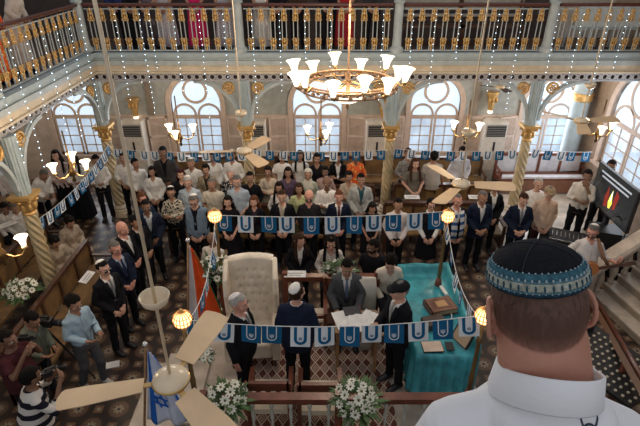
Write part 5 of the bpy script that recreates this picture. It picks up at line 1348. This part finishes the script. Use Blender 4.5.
# ------------------------------------------------------------------ flags on poles
def hanging_flag(label, tip, base, parts, w, L, stripes_, star=False):
    t = empty('flag_on_pole', (base[0], base[1], 0), label, 'flag', 'national flags beside the platform')
    z = tip[2]; m = MB(); m.tube([(0,0,.05),(tip[0]-base[0], tip[1]-base[1], z)], .016, 10); m.build('pole', M_OAK, t, True)
    m = MB(); m.lathe([(.2,0),(.2,.03),(.04,.07)], n=20); m.build('stand', M_BRASS, t, True)
    m = MB(); m.ball((tip[0]-base[0], tip[1]-base[1], z+.03), .035); m.build('finial', M_STEEL, t, True)
    return t
def furled(t, x0, y0, z0, dirx, diry, w, L, cols, names, seed=0, lean=0):
    """cloth hung from the pole, falling in a fan: strips from hoist outwards"""
    n = 24; K = 16
    rs = []
    edge = []
    for i in range(n+1):
        u_ = i/n; col = []
        for k in range(K+1):
            v_ = k/K; s = w*(.10+.90*v_**.9)*u_; f = .03*math.sin(u_*16+seed)*(.3+v_)
            z = z0-.03-u_*.10-(L-.0)*v_*(1-.12*u_); col.append((x0+lean*v_+dirx*s-diry*f, y0+diry*s+dirx*f, z))
        edge.append(col)
    b = 0
    for (lo, hi, m_), nm in zip(cols, names):
        m = MB(); i0, i1 = round(lo*n), round(hi*n)
        for i in range(i0, i1+1): m.v += edge[i]
        for i in range(i1-i0):
            for k in range(K): a = i*(K+1)+k; m.f.append((a, a+1, a+K+2, a+K+1)); m.mi.append(0)
        o = m.build(nm, m_, t, True); sd = o.modifiers.new('s','SOLIDIFY'); sd.thickness = .006
    return edge
IO = cloth((.72,.09,.02)); IW = cloth((.58,.52,.52)); IG = cloth((.02,.16,.05)); BL = cloth((.02,.13,.50)); FW = cloth((.62,.66,.78))
t = hanging_flag('orange, white and green flag hanging on a pole at the left of the platform', (-1.86,5.95,2.42), (-2.16,5.95), None, 0, 0, None)
furled(t, .31, 0, 2.40, .98, -.2, .62, 1.35, [(0,.30,IW),(.30,.92,IO),(.92,1.0,IG)], ['white_stripe', 'orange_stripe', 'green_stripe'], lean=-.17)
t = hanging_flag('white flag with blue stripes and blue star on a pole beside the big fan', (-1.97,4.2,2.13), (-2.34,4.2), None, 0, 0, None)
ed = furled(t, .38, 0, 2.11, .99, -.12, .66, 1.2, [(0,.10,FW),(.10,.25,BL),(.25,.80,FW),(.80,.94,BL),(.94,1,FW)], ['white_cloth', 'blue_stripe', 'white_cloth', 'blue_stripe', 'white_cloth'], 1, lean=-.21)
def hexagram(mb, cx, cz, r, w, y0, y1):
    for fl in (0, PI):
        p = [(cx+r*math.sin(fl+2*PI*k/3), cz+r*math.cos(fl+2*PI*k/3)) for k in range(3)]; i = [(cx+(r-2*w)*math.sin(fl+2*PI*k/3), cz+(r-2*w)*math.cos(fl+2*PI*k/3)) for k in range(3)]
        for k in range(3): j = (k+1) % 3; mb.prism([p[k], p[j], i[j], i[k]], y0, y1)
m = MB(); hexagram(m, 0, 0, .115, .014, -.006, .006); o = m.build('six_pointed_star', BL, t); o.location = (.44,-.07,1.32); o.rotation_euler = (0,.1,-.33)
# ------------------------------------------------------------------ buntings
def flag_proto(blue):
    w, h = .19, .23
    m = MB(); m.box(-w/2,-.001,-h,w/2,.001,0); f = m.build('pennant', M_BLUE if blue else M_FLAGW)
    b = MB(); hw_, th = .058, .026; z1 = -.005; zc = -h+.085
    c1 = M_FLAGW if blue else M_BLUE
    if blue: hw_, th = .048, .010
    else: hw_, th = .062, .030
    for y0, y1 in ((-.003,-.001),(.001,.003)):
        for s in (-1,1): b.box(min(s*hw_,s*(hw_-th)), y0, zc, max(s*hw_,s*(hw_-th)), y1, z1)
        ring_arc(b, 0, zc, hw_-th/2, PI, 2*PI, th/2, y0, y1, 12)
    b.build('u_band', c1, f)
    e = MB()
    for y0, y1 in ((-.0035,-.001),(.001,.0035)):
        if blue:
            e.box(-.020,y0,zc-.002,.020,y1,zc+.006)
            for x in (-.018,-.006,.006,.018): e.box(x-.0025,y0,zc,x+.0025,y1,zc+.034)
            e.box(-.020,y0,zc+.014,.020,y1,zc+.019); e.box(-.006,y0,zc-.016,.006,y1,zc)
        else: hexagram(e, 0, zc+.008, .021, .0035, y0, y1)
    e.build('emblem', c1, f)
    return f
FP = {True: flag_proto(True), False: flag_proto(False)}; FU = {True: False, False: False}
def bunting(label, a, b, n, sag, start=0, t0=.0, t1=1.0, scale=1, rnd_seed=1, pat=None):
    a = Vector(a); b = Vector(b); d = b-a; rz_ = math.atan2(d.y, d.x); rr = random.Random(rnd_seed)
    t = empty('bunting', a, label, 'bunting', 'strings of blue and white pennants'); 
    P = lambda s: d*s-Vector((0,0,sag*4*s*(1-s)))
    m = MB(); m.tube([P(k/24) for k in range(25)], .005, 5); m.build('cord', M_WHITE, t, True)
    for k in range(n):
        s = t0+(t1-t0)*(k+.5)/n+rr.uniform(-.12,.12)/n; bl = (pat[k % len(pat)] == 'b') if pat else ((k+start) % 2 == 0)
        if not FU[bl]: o = FP[bl]; o.parent = t; FU[bl] = True
        else: o = copy_tree(FP[bl], t)
        o.location = P(s)+Vector((0,0,-.002)); sl_ = math.atan2(P(s+.01).z-P(s-.01).z, d.length*.02)
        o.rotation_euler = (rr.uniform(-.1,.1), -sl_, rz_+rr.uniform(-.15,.15)); o.scale = (scale,)*3
        o['label'] = 'blue pennant with white U' if bl else 'white pennant with blue U'
za = PZ+2.02
bunting('bunting along the near side of the platform, between the two nearest globe lamps', (-1.43,4.0,za+.06), (1.72,4.05,za+.08), 12, .13, pat='bwbbwwbwbwbw', scale=1.12, t0=.02, t1=.99)
bunting('bunting along the far side of the platform, in front of the front row of guests', (-1.5,6.2,za+.08), (1.82,6.2,za+.14), 11, .06, pat='bwbwbwbwbwb', scale=1.18)
bunting('short bunting running back from the near right globe lamp to the far right one', (1.72,4.05,za), (1.82,6.2,za), 6, .3)
bunting('short bunting between the two left globe lamps, beside the orange flag', (-1.43,4.0,za), (-1.5,6.2,za), 6, .35)
ya = YF-.25
p0, p1 = at_y(112, 149, ya), at_y(248, 151, ya)
bunting('bunting below the far gallery, from the corner column to the left spiral column', p0, p1, 11, .06, pat='wbwwbwbwbbw')
p2, p3 = at_y(252, 150, ya), at_y(388, 150, ya)
bunting('bunting below the middle gallery bay, behind the small chandelier', p2, p3, 11, .05, pat='wbwbwbwbbwb')
p4, p5 = at_y(394, 149, ya), at_y(520, 150, ya)
bunting('bunting below the gallery bay right of the great chandelier', p4, p5, 10, .05, pat='bwbwbwbwbw')
bunting('bunting from the rightmost spiral column towards the right wall', at_y(532,149,ya), at_y(592,152,ya), 5, .03, pat='wbwbb')
bunting('bunting slanting down the left aisle between the near column and the corner column', (XL+.1,7.6,1.85), (XL+.1,YF-.2,1.95), 13, .15)
# ------------------------------------------------------------------ fans
def fan(label, px, py, F, tips, rod_top, cups=(), L=.68, bm=None):
    d = ray(px, py); p = Vector((0,0,H))+d*F
    t = empty('ceiling_fan', p, label, 'ceiling fan', 'cream ceiling fans')
    m = MB(); m.lathe([(.03,-.06),(.07,-.055),(.105,-.03),(.118,.0),(.11,.028),(.055,.052),(.026,.06)], n=28); o = m.build('motor_housing', M_FANBODY, t, True)
    m = MB(); m.lathe([(.119,-.008),(.123,0),(.119,.008)], n=28); m.build('band', M_BRASS, t, True)
    m = MB(); m.tube([(0,0,.05),(0,0,rod_top-p.z)], .010, 10); m.build('down_rod', M_FANBODY, t, True)
    for cz in cups: m = MB(); m.lathe([(.016,-.085),(.045,-.075),(.075,-.045),(.088,.0),(.082,.0),(.068,-.04),(.035,-.066),(.012,-.07)], (0,0,cz-p.z), 24, caps=False); m.build('canopy_cup', M_FANBODY, t, True)
    a0_ = None
    q = at_z(tips[0], tips[1], p.z); a0_ = math.atan2(q.y-p.y, q.x-p.x)
    for k in range(3):
        a = a0_+2*PI*k/3; b = MB(); n = 40; rs = []
        for i in range(n+1):
            u_ = i/n; x = .17+(L-.17)*u_; w = .070+.026*min(1, u_*1.5); 
            if u_ > .93: w *= (max(.02, 1-((u_-.93)/.0702)**2))**.4
            z = 0; tw = .18
            rs.append([(x,-w,-w*tw-.003),(x,w,w*tw-.003),(x,w,w*tw+.003),(x,-w,-w*tw+.003)])
        b.rings(rs); bo = b.build('blade', bm or M_BLADE, t); bo.rotation_euler.z = a; smooth_by_angle(bo)
        b = MB(); b.box(.10,-.018,-.012,.24,.018,-.004); b.box(.2,-.03,-.012,.25,.03,-.004); i_ = b.build('blade_iron', M_BRASS, bo)
    return t
fan('large cream ceiling fan in the lower left foreground', 171, 380, 3.2, (62, 400), 7.4, (4.36,))
fan('cream ceiling fan before the left spiral column and second window', 244, 151, 7.7, (193, 152), 7.4, (3.92,))
fan('cream ceiling fan at the right, before the guests below the fourth window', 461, 184, 6.4, (519, 187), 7.4, (4.12,))
fan('cream ceiling fan near the right window with a small gilt chandelier below', 581, 121, 8.2, (541, 111), 7.4, (4.15,))
fan('dark ceiling fan under the far gallery left of the rightmost spiral column', 500, 87, 12.6, (478, 85), 3.75, (), .5, M_WOOD)
# ------------------------------------------------------------------ chandeliers
def shade_mesh(mb, c, s=1.0):
    mb.lathe([(.022*s,0),(.034*s,.03*s),(.045*s,.09*s),(.066*s,.14*s),(.092*s,.17*s),(.088*s,.172*s),(.058*s,.14*s),(.02*s,.03*s)], c, 16)
GC = Vector((0,0,H))+ray(348, 84)*6.75
t = empty('great_chandelier', GC, 'great gilt ring chandelier with twelve lit glass shades at the centre', 'chandelier')
m = MB()
for r, z, w in ((.66,.03,.016),(.62,.05,.012),(.66,-.04,.014)): m.tube([(r*math.cos(2*PI*k/48), r*math.sin(2*PI*k/48), z) for k in range(48)], w, 8, closed=True)
for k in range(48): a = 2*PI*k/48; m.ball((.66*math.cos(a),.66*math.sin(a),.0+(.02 if k % 2 else -.02)), (.028,.028,.034), 8, 6)
m.build('ornate_ring', M_COPPER, t, True)
m = MB()
for k in range(6): a = 2*PI*k/6; m.tube([(0,0,.05),(.2*math.cos(a),.2*math.sin(a),-.02),(.42*math.cos(a),.42*math.sin(a),.05),(.64*math.cos(a),.64*math.sin(a),.0)], .010, 6)
m.build('scroll_arm', M_BRASS, t, True)
m = MB(); m.lathe([(.01,-.35),(.03,-.32),(.015,-.2),(.04,-.1),(.02,.0),(.035,.1),(.014,.2),(.011,3.0)], n=14); m.build('stem', M_COPPER, t, True)
m = MB(); m.lathe([(.01,-.26),(.10,-.245),(.20,-.2),(.26,-.13),(.27,-.1),(.26,-.1),(.2,-.17),(.05,-.22)], n=24); m.build('glass_bowl', M_SHADE2, t, True)
m = MB(); m.tube([(.27*math.cos(2*PI*k/32), .27*math.sin(2*PI*k/32), -.1) for k in range(32)], .018, 8, closed=True)
for k in range(4): a = 2*PI*k/4; m.tube([(.27*math.cos(a),.27*math.sin(a),-.1),(.5*math.cos(a),.5*math.sin(a),-.06),(.64*math.cos(a),.64*math.sin(a),-.02)], .012, 6)
m.build('inner_ring', M_COPPER, t, True)
s0 = None
for k in range(12):
    a = 2*PI*(k+.4)/12
    if s0 is None:
        m = MB(); m.tube([(-.1,0,-.02),(-.03,0,-.06),(.0,0,-.03),(0,0,0)], .011, 6); m.lathe([(.015,-.03),(.035,-.015),(.03,.01)], n=12); s0 = m.build('lamp_arm', M_BRASS, t, True); m = MB(); shade_mesh(m, (0,0,0), 1.12); m.build('glass_shade', M_SHADE, s0, True); o = s0
    else: o = copy_tree(s0, t)
    rr_ = .76 if k % 2 else .70; o.location = (rr_*math.cos(a), rr_*math.sin(a), .08 if k % 2 else .0); o.rotation_euler = (0, R(8), a)
def small_chandelier(label, px, py, F, n, a0_, s=1.0, top=3.7):
    p = Vector((0,0,H))+ray(px, py)*F; t = empty('small_chandelier', p, label, 'chandelier', 'small three-armed brass chandeliers'); 
    m = MB(); m.lathe([(.01,-.2),(.03,-.17),(.015,-.12),(.045,-.06),(.05,0),(.02,.06),(.03,.12),(.014,.16),(.012,max(.3, top-p.z))], n=12); m.build('stem', M_BRONZE, t, True)
    for k in range(n):
        a = a0_+2*PI*k/n; m = MB(); m.tube([(.03,0,-.03),(.12,0,-.09),(.21,0,-.08),(.26,0,-.01),(.26,0,.02)], .011, 6); m.lathe([(.02,.0),(.04,.015),(.03,.035)], (.26,0,0), 12); o = m.build('arm', M_BRASS, t, True); o.rotation_euler.z = a
        m = MB(); shade_mesh(m, (.26,0,.03), s); m.build('glass_shade', M_SHADE, o, True)
    return t
small_chandelier('small brass chandelier between the two left windows, before the second window', 180, 136, 9.3, 3, .5, .85)
small_chandelier('small brass chandelier directly below the great chandelier', 321, 136, 9.3, 3, .9, .85)
small_chandelier('small brass chandelier behind the rod of the right-hand fan', 466, 134, 9.0, 3, .3, .85)
small_chandelier('small brass chandelier beside the right wall window', 598, 132, 9.0, 3, .2, .85)
small_chandelier('gilt chandelier in the left aisle before the leftmost window', 72, 170, 7.6, 3, -.2, .85, 3.7)
small_chandelier('brass chandelier at the left frame edge under the near column capital', 1, 252, 6.0, 3, .3, .85, 3.7)
# ------------------------------------------------------------------ fairy lights
def strand(label, p, L, n, seed, drift=(0,0)):
    t = empty('fairy_light_strand', p, label, 'fairy lights', 'hanging strands of fairy lights'); r = random.Random(seed)
    pts = [(r.uniform(-.01,.01)+drift[0]*k/n, drift[1]*k/n, -L*k/n) for k in range(n+1)]
    m = MB(); m.tube(pts, .0025, 4); m.build('wire', M_WIRE, t)
    b0_ = STR.get('b')
    for k in range(n):
        if b0_ is None: m = MB(); m.ball((0,0,0), .0058, 6, 4); b0_ = m.build('bulb', M_LED, t); STR['b'] = b0_; o = b0_
        else: o = b0_.copy(); COL.objects.link(o); o.parent = t
        o.location = Vector(pts[k+1])+Vector((0,-.012,0))
STR = {}
SP = [(113,1.9,'left end'), (138,2.2,'left bay, first'), (148,1.2,'left bay, second'), (172,1.7,'left bay, third'), (198,2.3,'left bay, fourth'), (222,1.4,'left bay, fifth'), (251,2.2,'beside the left gallery post'), (279,1.7,'middle bay, first'), (305,1.0,'middle bay, second'), (331,1.3,'middle bay, third'), (384,1.9,'middle bay, last'),
      (414,1.1,'right-centre bay, first'), (437,1.9,'right-centre bay, second'), (462,1.0,'right-centre bay, third'), (500,1.7,'right-centre bay, fourth'), (524,2.1,'right-centre bay, last'), (560,1.3,'right bay, first'), (585,1.9,'right bay, second'), (612,1.8,'right bay, third'), (630,1.2,'right bay, last')]
for i, (px, L, nm) in enumerate(SP):
    p = at_y(px, 8, YF-.24); strand('strand of tiny white lights hanging on the far gallery, '+nm, p, L, int(L/.115), i)
for i in range(12):
    y = 4.9+.52*i; nm = ['first', 'second', 'third', 'fourth', 'fifth', 'sixth', 'seventh', 'eighth', 'ninth', 'tenth', 'eleventh', 'twelfth'][i]
    strand('strand of tiny white lights on the left gallery rail, %s from the near end' % nm, (XL+.24, y, ZG+.9), (2.2,1.5,1.9)[i % 3], (19,13,16)[i % 3], 50+i)
# ================================================================== THE MAN IN THE FOREGROUND
def hair_skin_mat():
    m = bpy.data.materials.new('nape_skin'); m.use_nodes = True; nt = m.node_tree; b = nt.nodes['Principled BSDF']; L = nt.links.new
    tc = nd(nt, 'ShaderNodeTexCoord'); no = nd(nt, 'ShaderNodeTexNoise'); no.inputs['Scale'].default_value = 14; no.inputs['Detail'].default_value = 6; L(tc.outputs['Object'], no.inputs['Vector'])
    mx = nd(nt, 'ShaderNodeMix', data_type='RGBA'); mx.inputs[6].default_value = (.40,.17,.115,1); mx.inputs[7].default_value = (.52,.26,.19,1); L(no.outputs[0], mx.inputs[0])
    L(mx.outputs[2], b.inputs['Base Color']); b.inputs['Roughness'].default_value = .5; b.inputs['Subsurface Weight'].default_value = .12; b.inputs['Subsurface Radius'].default_value = (.02,.008,.004)
    bp = nd(nt, 'ShaderNodeBump'); bp.inputs['Strength'].default_value = .15; bp.inputs['Distance'].default_value = .004; n2 = nd(nt, 'ShaderNodeTexNoise'); n2.inputs['Scale'].default_value = 120; L(tc.outputs['Object'], n2.inputs['Vector']); L(n2.outputs[0], bp.inputs['Height']); L(bp.outputs[0], b.inputs['Normal'])
    return m
def stubble_mat():
    m = bpy.data.materials.new('cropped_hair'); m.use_nodes = True; nt = m.node_tree; b = nt.nodes['Principled BSDF']; L = nt.links.new
    tc = nd(nt, 'ShaderNodeTexCoord'); mp = nd(nt, 'ShaderNodeMapping'); mp.inputs['Scale'].default_value = (160,160,30); L(tc.outputs['Object'], mp.inputs['Vector'])
    no = nd(nt, 'ShaderNodeTexNoise'); no.inputs['Scale'].default_value = 1; no.inputs['Detail'].default_value = 3; L(mp.outputs[0], no.inputs['Vector'])
    mx = nd(nt, 'ShaderNodeMix', data_type='RGBA'); mx.inputs[6].default_value = (.035,.016,.012,1); mx.inputs[7].default_value = (.17,.085,.06,1); L(no.outputs[0], mx.inputs[0])
    L(mx.outputs[2], b.inputs['Base Color']); b.inputs['Roughness'].default_value = .7
    # hair thins out towards the neck line (real shape of the haircut)
    sp = nd(nt, 'ShaderNodeSeparateXYZ'); L(tc.outputs['Object'], sp.inputs[0])
    mr = nd(nt, 'ShaderNodeMapRange'); mr.inputs[1].default_value = FG['hz0']; mr.inputs[2].default_value = FG['hz1']; L(sp.outputs[2], mr.inputs[0])
    pw = nd(nt, 'ShaderNodeMath', operation='MULTIPLY'); L(mr.outputs[0], pw.inputs[0]); L(mr.outputs[0], pw.inputs[1]) if False else None; pw.inputs[1].default_value = 1.0
    n3 = nd(nt, 'ShaderNodeTexNoise'); n3.inputs['Scale'].default_value = 1; L(mp.outputs[0], n3.inputs['Vector'])
    ad = nd(nt, 'ShaderNodeMath', operation='MULTIPLY_ADD'); L(n3.outputs[0], ad.inputs[0]); ad.inputs[1].default_value = .5; L(pw.outputs[0], ad.inputs[2])
    sb = nd(nt, 'ShaderNodeMath', operation='SUBTRACT'); L(ad.outputs[0], sb.inputs[0]); sb.inputs[1].default_value = .25; sb.use_clamp = True
    L(sb.outputs[0], b.inputs['Alpha'])
    return m
FG = {'hz0': 1.525, 'hz1': 1.67}
def foreground_man():
    t = empty('person', (.442, .762, ZG), 'man in the foreground seen from behind, knitted black and blue kippah and white polo shirt', 'person', rz=R(176)); sc = FG.get('s', .976); t.scale = (sc,)*3
    HM = Matrix.Translation((0,.01,1.46)) @ Matrix.Rotation(R(8), 4, 'Y') @ Matrix.Translation((0,-.01,-1.46)) @ head_M(4, 7, 1.0)
    TR = Matrix.Translation((-.03, .05, -.012)); TRL = Matrix.Translation((-.03, .05, 0))
    mb = MB(); mb.m = TR; mb.loft([(z, rx*1.0, ry*1.0) for z, rx, ry in FT[:-2]], 28)
    ar = arms_of('lap')
    for sg, a in ((1, ar[0]), (-1, ar[1])):
        mb.capsule((sg*.07,0,1.355), (sg*.17,0,1.30), .06, .058); mb.capsule((sg*.17,0,1.30), a[0], .056, .046); mb.capsule(a[0], a[1], .045, .03); hand(mb, a[1], a[2], a[3], a[4], False)
    mb.m = Matrix.Identity(4); mb.capsule((-.03,.06,1.36), (.005,.022,1.53), .096, .086, 24); mb.ball((.005,.04,1.50), (.084,.07,.08), 20, 12)
    mb.m = TRL
    for s in (-1, 1):
        h, k, an = legs_of('stand', s); mb.capsule(h, k, .09, .06); mb.capsule(k, an, .055, .038); mb.capsule((an[0], an[1]+.02, .045), (an[0]*1.08, an[1]-.15, .03), .036, .028)
    mb.m = HM
    mb.ball((0,.014,1.622), (.083,.103,.100), 28, 20); mb.ball((0,.01,1.575), (.080,.094,.075), 24, 16); mb.ball((0,-.022,1.57), (.066,.072,.075), 20, 14); mb.ball((0,-.045,1.53), (.045,.05,.045), 16, 12)
    mb.capsule((0,-.085,1.625), (0,-.112,1.585), .010, .0155); mb.ball((0,-.090,1.552), (.026,.012,.013))
    for s in (-1, 1):
        n = 18
        mb.tube([(s*(.089+.014*abs(math.sin(PI*k/(n-1)))), .012+.027*math.cos(-1.9+3.9*k/(n-1)), 1.578+.040*math.sin(-1.9+3.9*k/(n-1))) for k in range(n)], [.0065]*n, 8)
        mb.ball((s*.090,.008,1.578), (.007,.023,.036)); mb.ball((s*.089,.0,1.543), (.009,.010,.013))
    me = remesh(mb, .0048, 3, 'body'); out = MB(); mesh_to_mb(me, out)
    out.m = TR
    for a in ar: hand(out, a[1], a[2], a[3], a[4], True)
    out.m = HM
    for s in (-1, 1):
        out.ball((s*.030,-.0815,1.608), (.0135,.010,.0085), 12, 8, mi=1); out.ball((s*.030,-.0895,1.608), (.0055,.004,.006), 8, 6, mi=2)
    out.ball((0,-.1005,1.556), (.021,.006,.0045), 8, 4, mi=3)
    b = out.build('body', [hair_skin_mat(), EYEW, IRIS, LIP], t, True, fix=False)
    # neck crease
    # cropped hair as a thin shell
    h = MB(); shell(h, (0,.012,1.606), (.0895,.1095,.120), lambda d: (d.y > -.15 and d.z > -.80 and (d.y > .10 or d.z > .10)) or (d.z > .55 and d.z < .84), .0015, 90, 60)
    o = h.build('hair', stubble_mat(), t, True); o.matrix_local = HM
    # kippah: knitted cap with its own bands
    K = Matrix.Translation((.004,.018,1.662)) @ Matrix.Rotation(R(FG.get('kp', 8)), 4, 'X')
    prof = []
    for k in range(25):
        a = PI/2*k/24; prof.append((.092*math.sin(a)**.85 if a else 0, .070*math.cos(a)))
    def cap_part(name, i0, i1, m_, grow=0, n=64):
        mb = MB(); rs = []
        pr = prof[i0:i1+1]
        ring = [(r+grow, z+grow) for r, z in pr]+[(r-.004, z-.004) for r, z in reversed(pr)]
        mb.rings([[(r*math.cos(2*PI*k/n), r*1.08*math.sin(2*PI*k/n), z) for r, z in ring] for k in range(n)], closed=True)
        o = mb.build(name, m_, None, True); return o
    kp = empty_child = None
    crown = cap_part('kippah', 0, 15, mat('black_knit', (.012,.013,.018), .95, bump=.6, bscale=260, nscale=60)); crown.parent = t; crown.matrix_local = HM @ K
    for nm, i0, i1, c, g in (('teal_band', 15, 18, (.05,.14,.19), .0006), ('blue_band', 18, 19, (.10,.20,.25), .001), ('pale_band', 19, 22, (.42,.44,.38), .0012), ('blue_band', 22, 23, (.10,.20,.25), .001), ('hem_band', 23, 24, (.02,.05,.08), .0012)):
        o = cap_part(nm, i0, i1, mat('knit_'+nm, c, .95, bump=.6, bscale=240, nscale=80, var=.3), g); o.parent = crown
    # stitches in rows
    def stitches(name, ki, n, c, r_, off=0, ln=1):
        mb = MB(); r, z = prof[ki]
        for k in range(n):
            a = 2*PI*(k+off)/n; mb.ball(((r+.0012)*math.cos(a), (r+.0012)*1.08*math.sin(a), z+.0012), (r_, r_, r_*ln), 6, 4)
        o = mb.build(name, c, crown, True); return o
    stitches('stitch_row', 15, 48, mat('pale_yarn', (.30,.38,.42), .9), .0018)
    stitches('stitch_row', 18, 48, mat('pale_yarn', (.30,.38,.42), .9), .0022, .5, 1.6); stitches('stitch_row', 21, 40, mat('dark_yarn', (.03,.07,.10), .9), .0022, .5, 3.4)
    stitches('stitch_row', 23, 56, mat('pale_yarn', (.30,.38,.42), .9), .0014)
    m = MB()
    for k in range(4):
        a = PI/2*k+.9; m.tube([((prof[i][0]+.0006)*math.cos(a), (prof[i][0]+.0006)*1.08*math.sin(a), prof[i][1]+.0006) for i in range(0, 16)], .0009, 5)
    m.build('seam', mat('seam_yarn', (.035,.04,.05), .95), crown, True)
    # polo shirt
    g = MB(); g.m = TR; g.loft([(z, rx+.016, ry+.018) for z, rx, ry in FT if z > .85 and z < 1.40], 32)
    for sg, a in ((1, ar[0]), (-1, ar[1])):
        g.capsule((sg*.06,.01,1.35), (sg*.175,0,1.29), .074, .070, 18); s0_ = Vector((sg*.175,0,1.29)); q = s0_.lerp(Vector(a[0]), .8); g.tube([s0_, q], [.074,.07], 18)
    g.capsule((-.05,.035,1.375), (.05,.035,1.375), .078, .078, 16); g.capsule((.0,.022,1.34), (.012,.0,1.425), .112, .098, 24)
    me = remesh(g, .007, 4, 'shirt')
    for v in me.vertices: v.co.y += .003*math.sin(26*v.co.x+14*v.co.z)*max(0, min(1, (1.40-v.co.z)*8))
    me.materials.append(M_POLO); sh = link('shirt', me, t)
    c = MB(); n = 48; rs = []
    for k in range(n):
        a = 2*PI*k/n; ca, sa = math.cos(a), math.sin(a)
        if sa < -.93: pass
        front = max(0, -sa)
        r0, r1 = .0925, .100+.008*max(0, sa)
        zt = 1.470+.066*max(0, sa)-.03*front; zb = 1.395+.075*max(0, sa)-.01*front
        rs.append([(r0*ca*1.0, .026+r0*sa, zt-.004), ((r0+.003)*ca, .026+(r0+.003)*sa, zt), ((r0+.007)*ca, .026+(r0+.007)*sa, zt-.003), (r1*1.07*ca, .030+r1*1.07*sa, zb), (r1*1.05*ca, .030+r1*1.05*sa, zb-.006), (r0*ca, .026+r0*sa, zb)])
    c.m = Matrix.Translation((-.014, .018, 0)); c.rings(rs, closed=True); c.build('collar', M_POLO, sh, True)
    # emblem on the upper back: two interlocked arcs
    e = MB(); W = .5
    def arc(cz, sgn):
        pts = []
        for k in range(15):
            x = -1+2*k/14; z = cz+sgn*(.30*(1-x*x)-.55*x*x*abs(x)); w = .10+.20*abs(x)**2.2; pts.append((x, z, w))
        return pts
    for sgn in (-1, 1):
        pts = arc(0, 1)
        pr = []
        up = [(x*(1.0-.10*abs(x)), -sgn*(.34-1.05*abs(x)**2.4) - .0) for x in [-1+2*k/16 for k in range(17)]]
        lo = [(x*.94, z - (-sgn)*(.20+.10*abs(xx)**2)*1.0) for (x, z), xx in zip(up, [-1+2*k/16 for k in range(17)])]
        for k in range(16): e.prism([up[k], up[k+1], lo[k+1], lo[k]], -.5, .5)
    s_ = .0235
    # project on the shirt back
    import mathutils
    bvh = mathutils.bvhtree.BVHTree.FromPolygons([v.co[:] for v in me.vertices], [tuple(p.vertices) for p in me.polygons])
    V = []
    for x, y, z in e.v:
        q = Vector((-.070+x*s_, .121+.35-.707*z*s_, 1.398+.35+.707*z*s_))
        h_ = bvh.ray_cast(q, Vector((0,-.7071,-.7071))); hp = h_[0] if h_[0] else q-Vector((0,.35,.35))
        V.append(hp+Vector((0,.7,.7))*(.0018 if y > 0 else -.001))
    e.v = V; e.build('emblem', mat('navy_print', (.015,.03,.06), .6), sh)
    child(t, 'trousers', legwear('trousers', 'b', 'stand'), cloth((.05,.05,.06)), TRL)
    for me in shoes_mesh('stand'): child(t, 'shoe', me, mat('shoe_leather', BLACKC, .4), TRL)
FT = [(.80,.17,.14),(.88,.19,.165),(.98,.195,.18),(1.1,.192,.18),(1.20,.195,.155),(1.26,.18,.13),(1.32,.155,.11),(1.38,.11,.09),(1.43,.085,.08),(1.47,.075,.075)]
M_POLO = mat('white_polo', (.76,.77,.81), .8, bump=.08, bscale=90, var=.03)
foreground_man()
# ================================================================== LIGHT
w = bpy.data.worlds.new('sky'); SC.world = w; w.use_nodes = True; bg = w.node_tree.nodes['Background']
bg.inputs[0].default_value = (.90,.92,.96,1); bg.inputs[1].default_value = .36
def plight(name, loc, e, col, r=.1):
    d = bpy.data.lights.new(name, 'POINT'); d.energy = e; d.color = col; d.shadow_soft_size = r; o = bpy.data.objects.new(name, d); COL.objects.link(o); o.location = loc; return o
plight('chandelier_glow', GC+Vector((0,0,.9)), 110, (1,.80,.58), .4)
for i, (px, py, F) in enumerate(((180,136,9.3),(321,136,9.3),(466,134,9.0),(598,132,9.0),(72,170,7.6),(1,252,6.0))):
    plight('lamp_glow', Vector((0,0,H))+ray(px, py)*F+Vector((0,0,.3)), 22, (1,.76,.5), .15)
for x_ in (-6.6, -3.4, 0, 3.25, 6.0): plight('gallery_fill', (x_, 12.1, 3.25), 16, (1,.86,.68), .2)  # added fill lights brightening the wall under the far gallery, no fixtures here
for y_ in (5.5, 9.2): plight('gallery_fill', (-6.9, y_, 3.25), 8, (1,.82,.62), .2)  # added fill under the left gallery, without any fixture
def alight(name, loc, rot, e, sx, sy, col):
    d = bpy.data.lights.new(name, 'AREA'); d.shape = 'RECTANGLE'; d.size = sx; d.size_y = sy; d.energy = e; d.color = col; o = bpy.data.objects.new(name, d); COL.objects.link(o); o.location = loc; o.rotation_euler = rot; return o
for i, x in enumerate(WX): alight('window_daylight', (x, YW-.15, 1.95), (-PI/2+.0, 0, 0), 26, 1.2, 2.0, (.82,.90,1))
alight('window_daylight', (XR-.15, RWY, 2.3), (0, PI/2, 0), 40, 1.8, 2.2, (.82,.90,1)).rotation_euler = (0, PI/2, 0)
SC.view_settings.view_transform = 'Standard'; SC.view_settings.look = 'None'; SC.view_settings.gamma = 1; SC.view_settings.use_curve_mapping = False
SC.view_settings.exposure = 0.68
try: SC.cycles.use_adaptive_sampling = True; SC.cycles.use_denoising = True; SC.cycles.max_bounces = 6
except Exception: pass
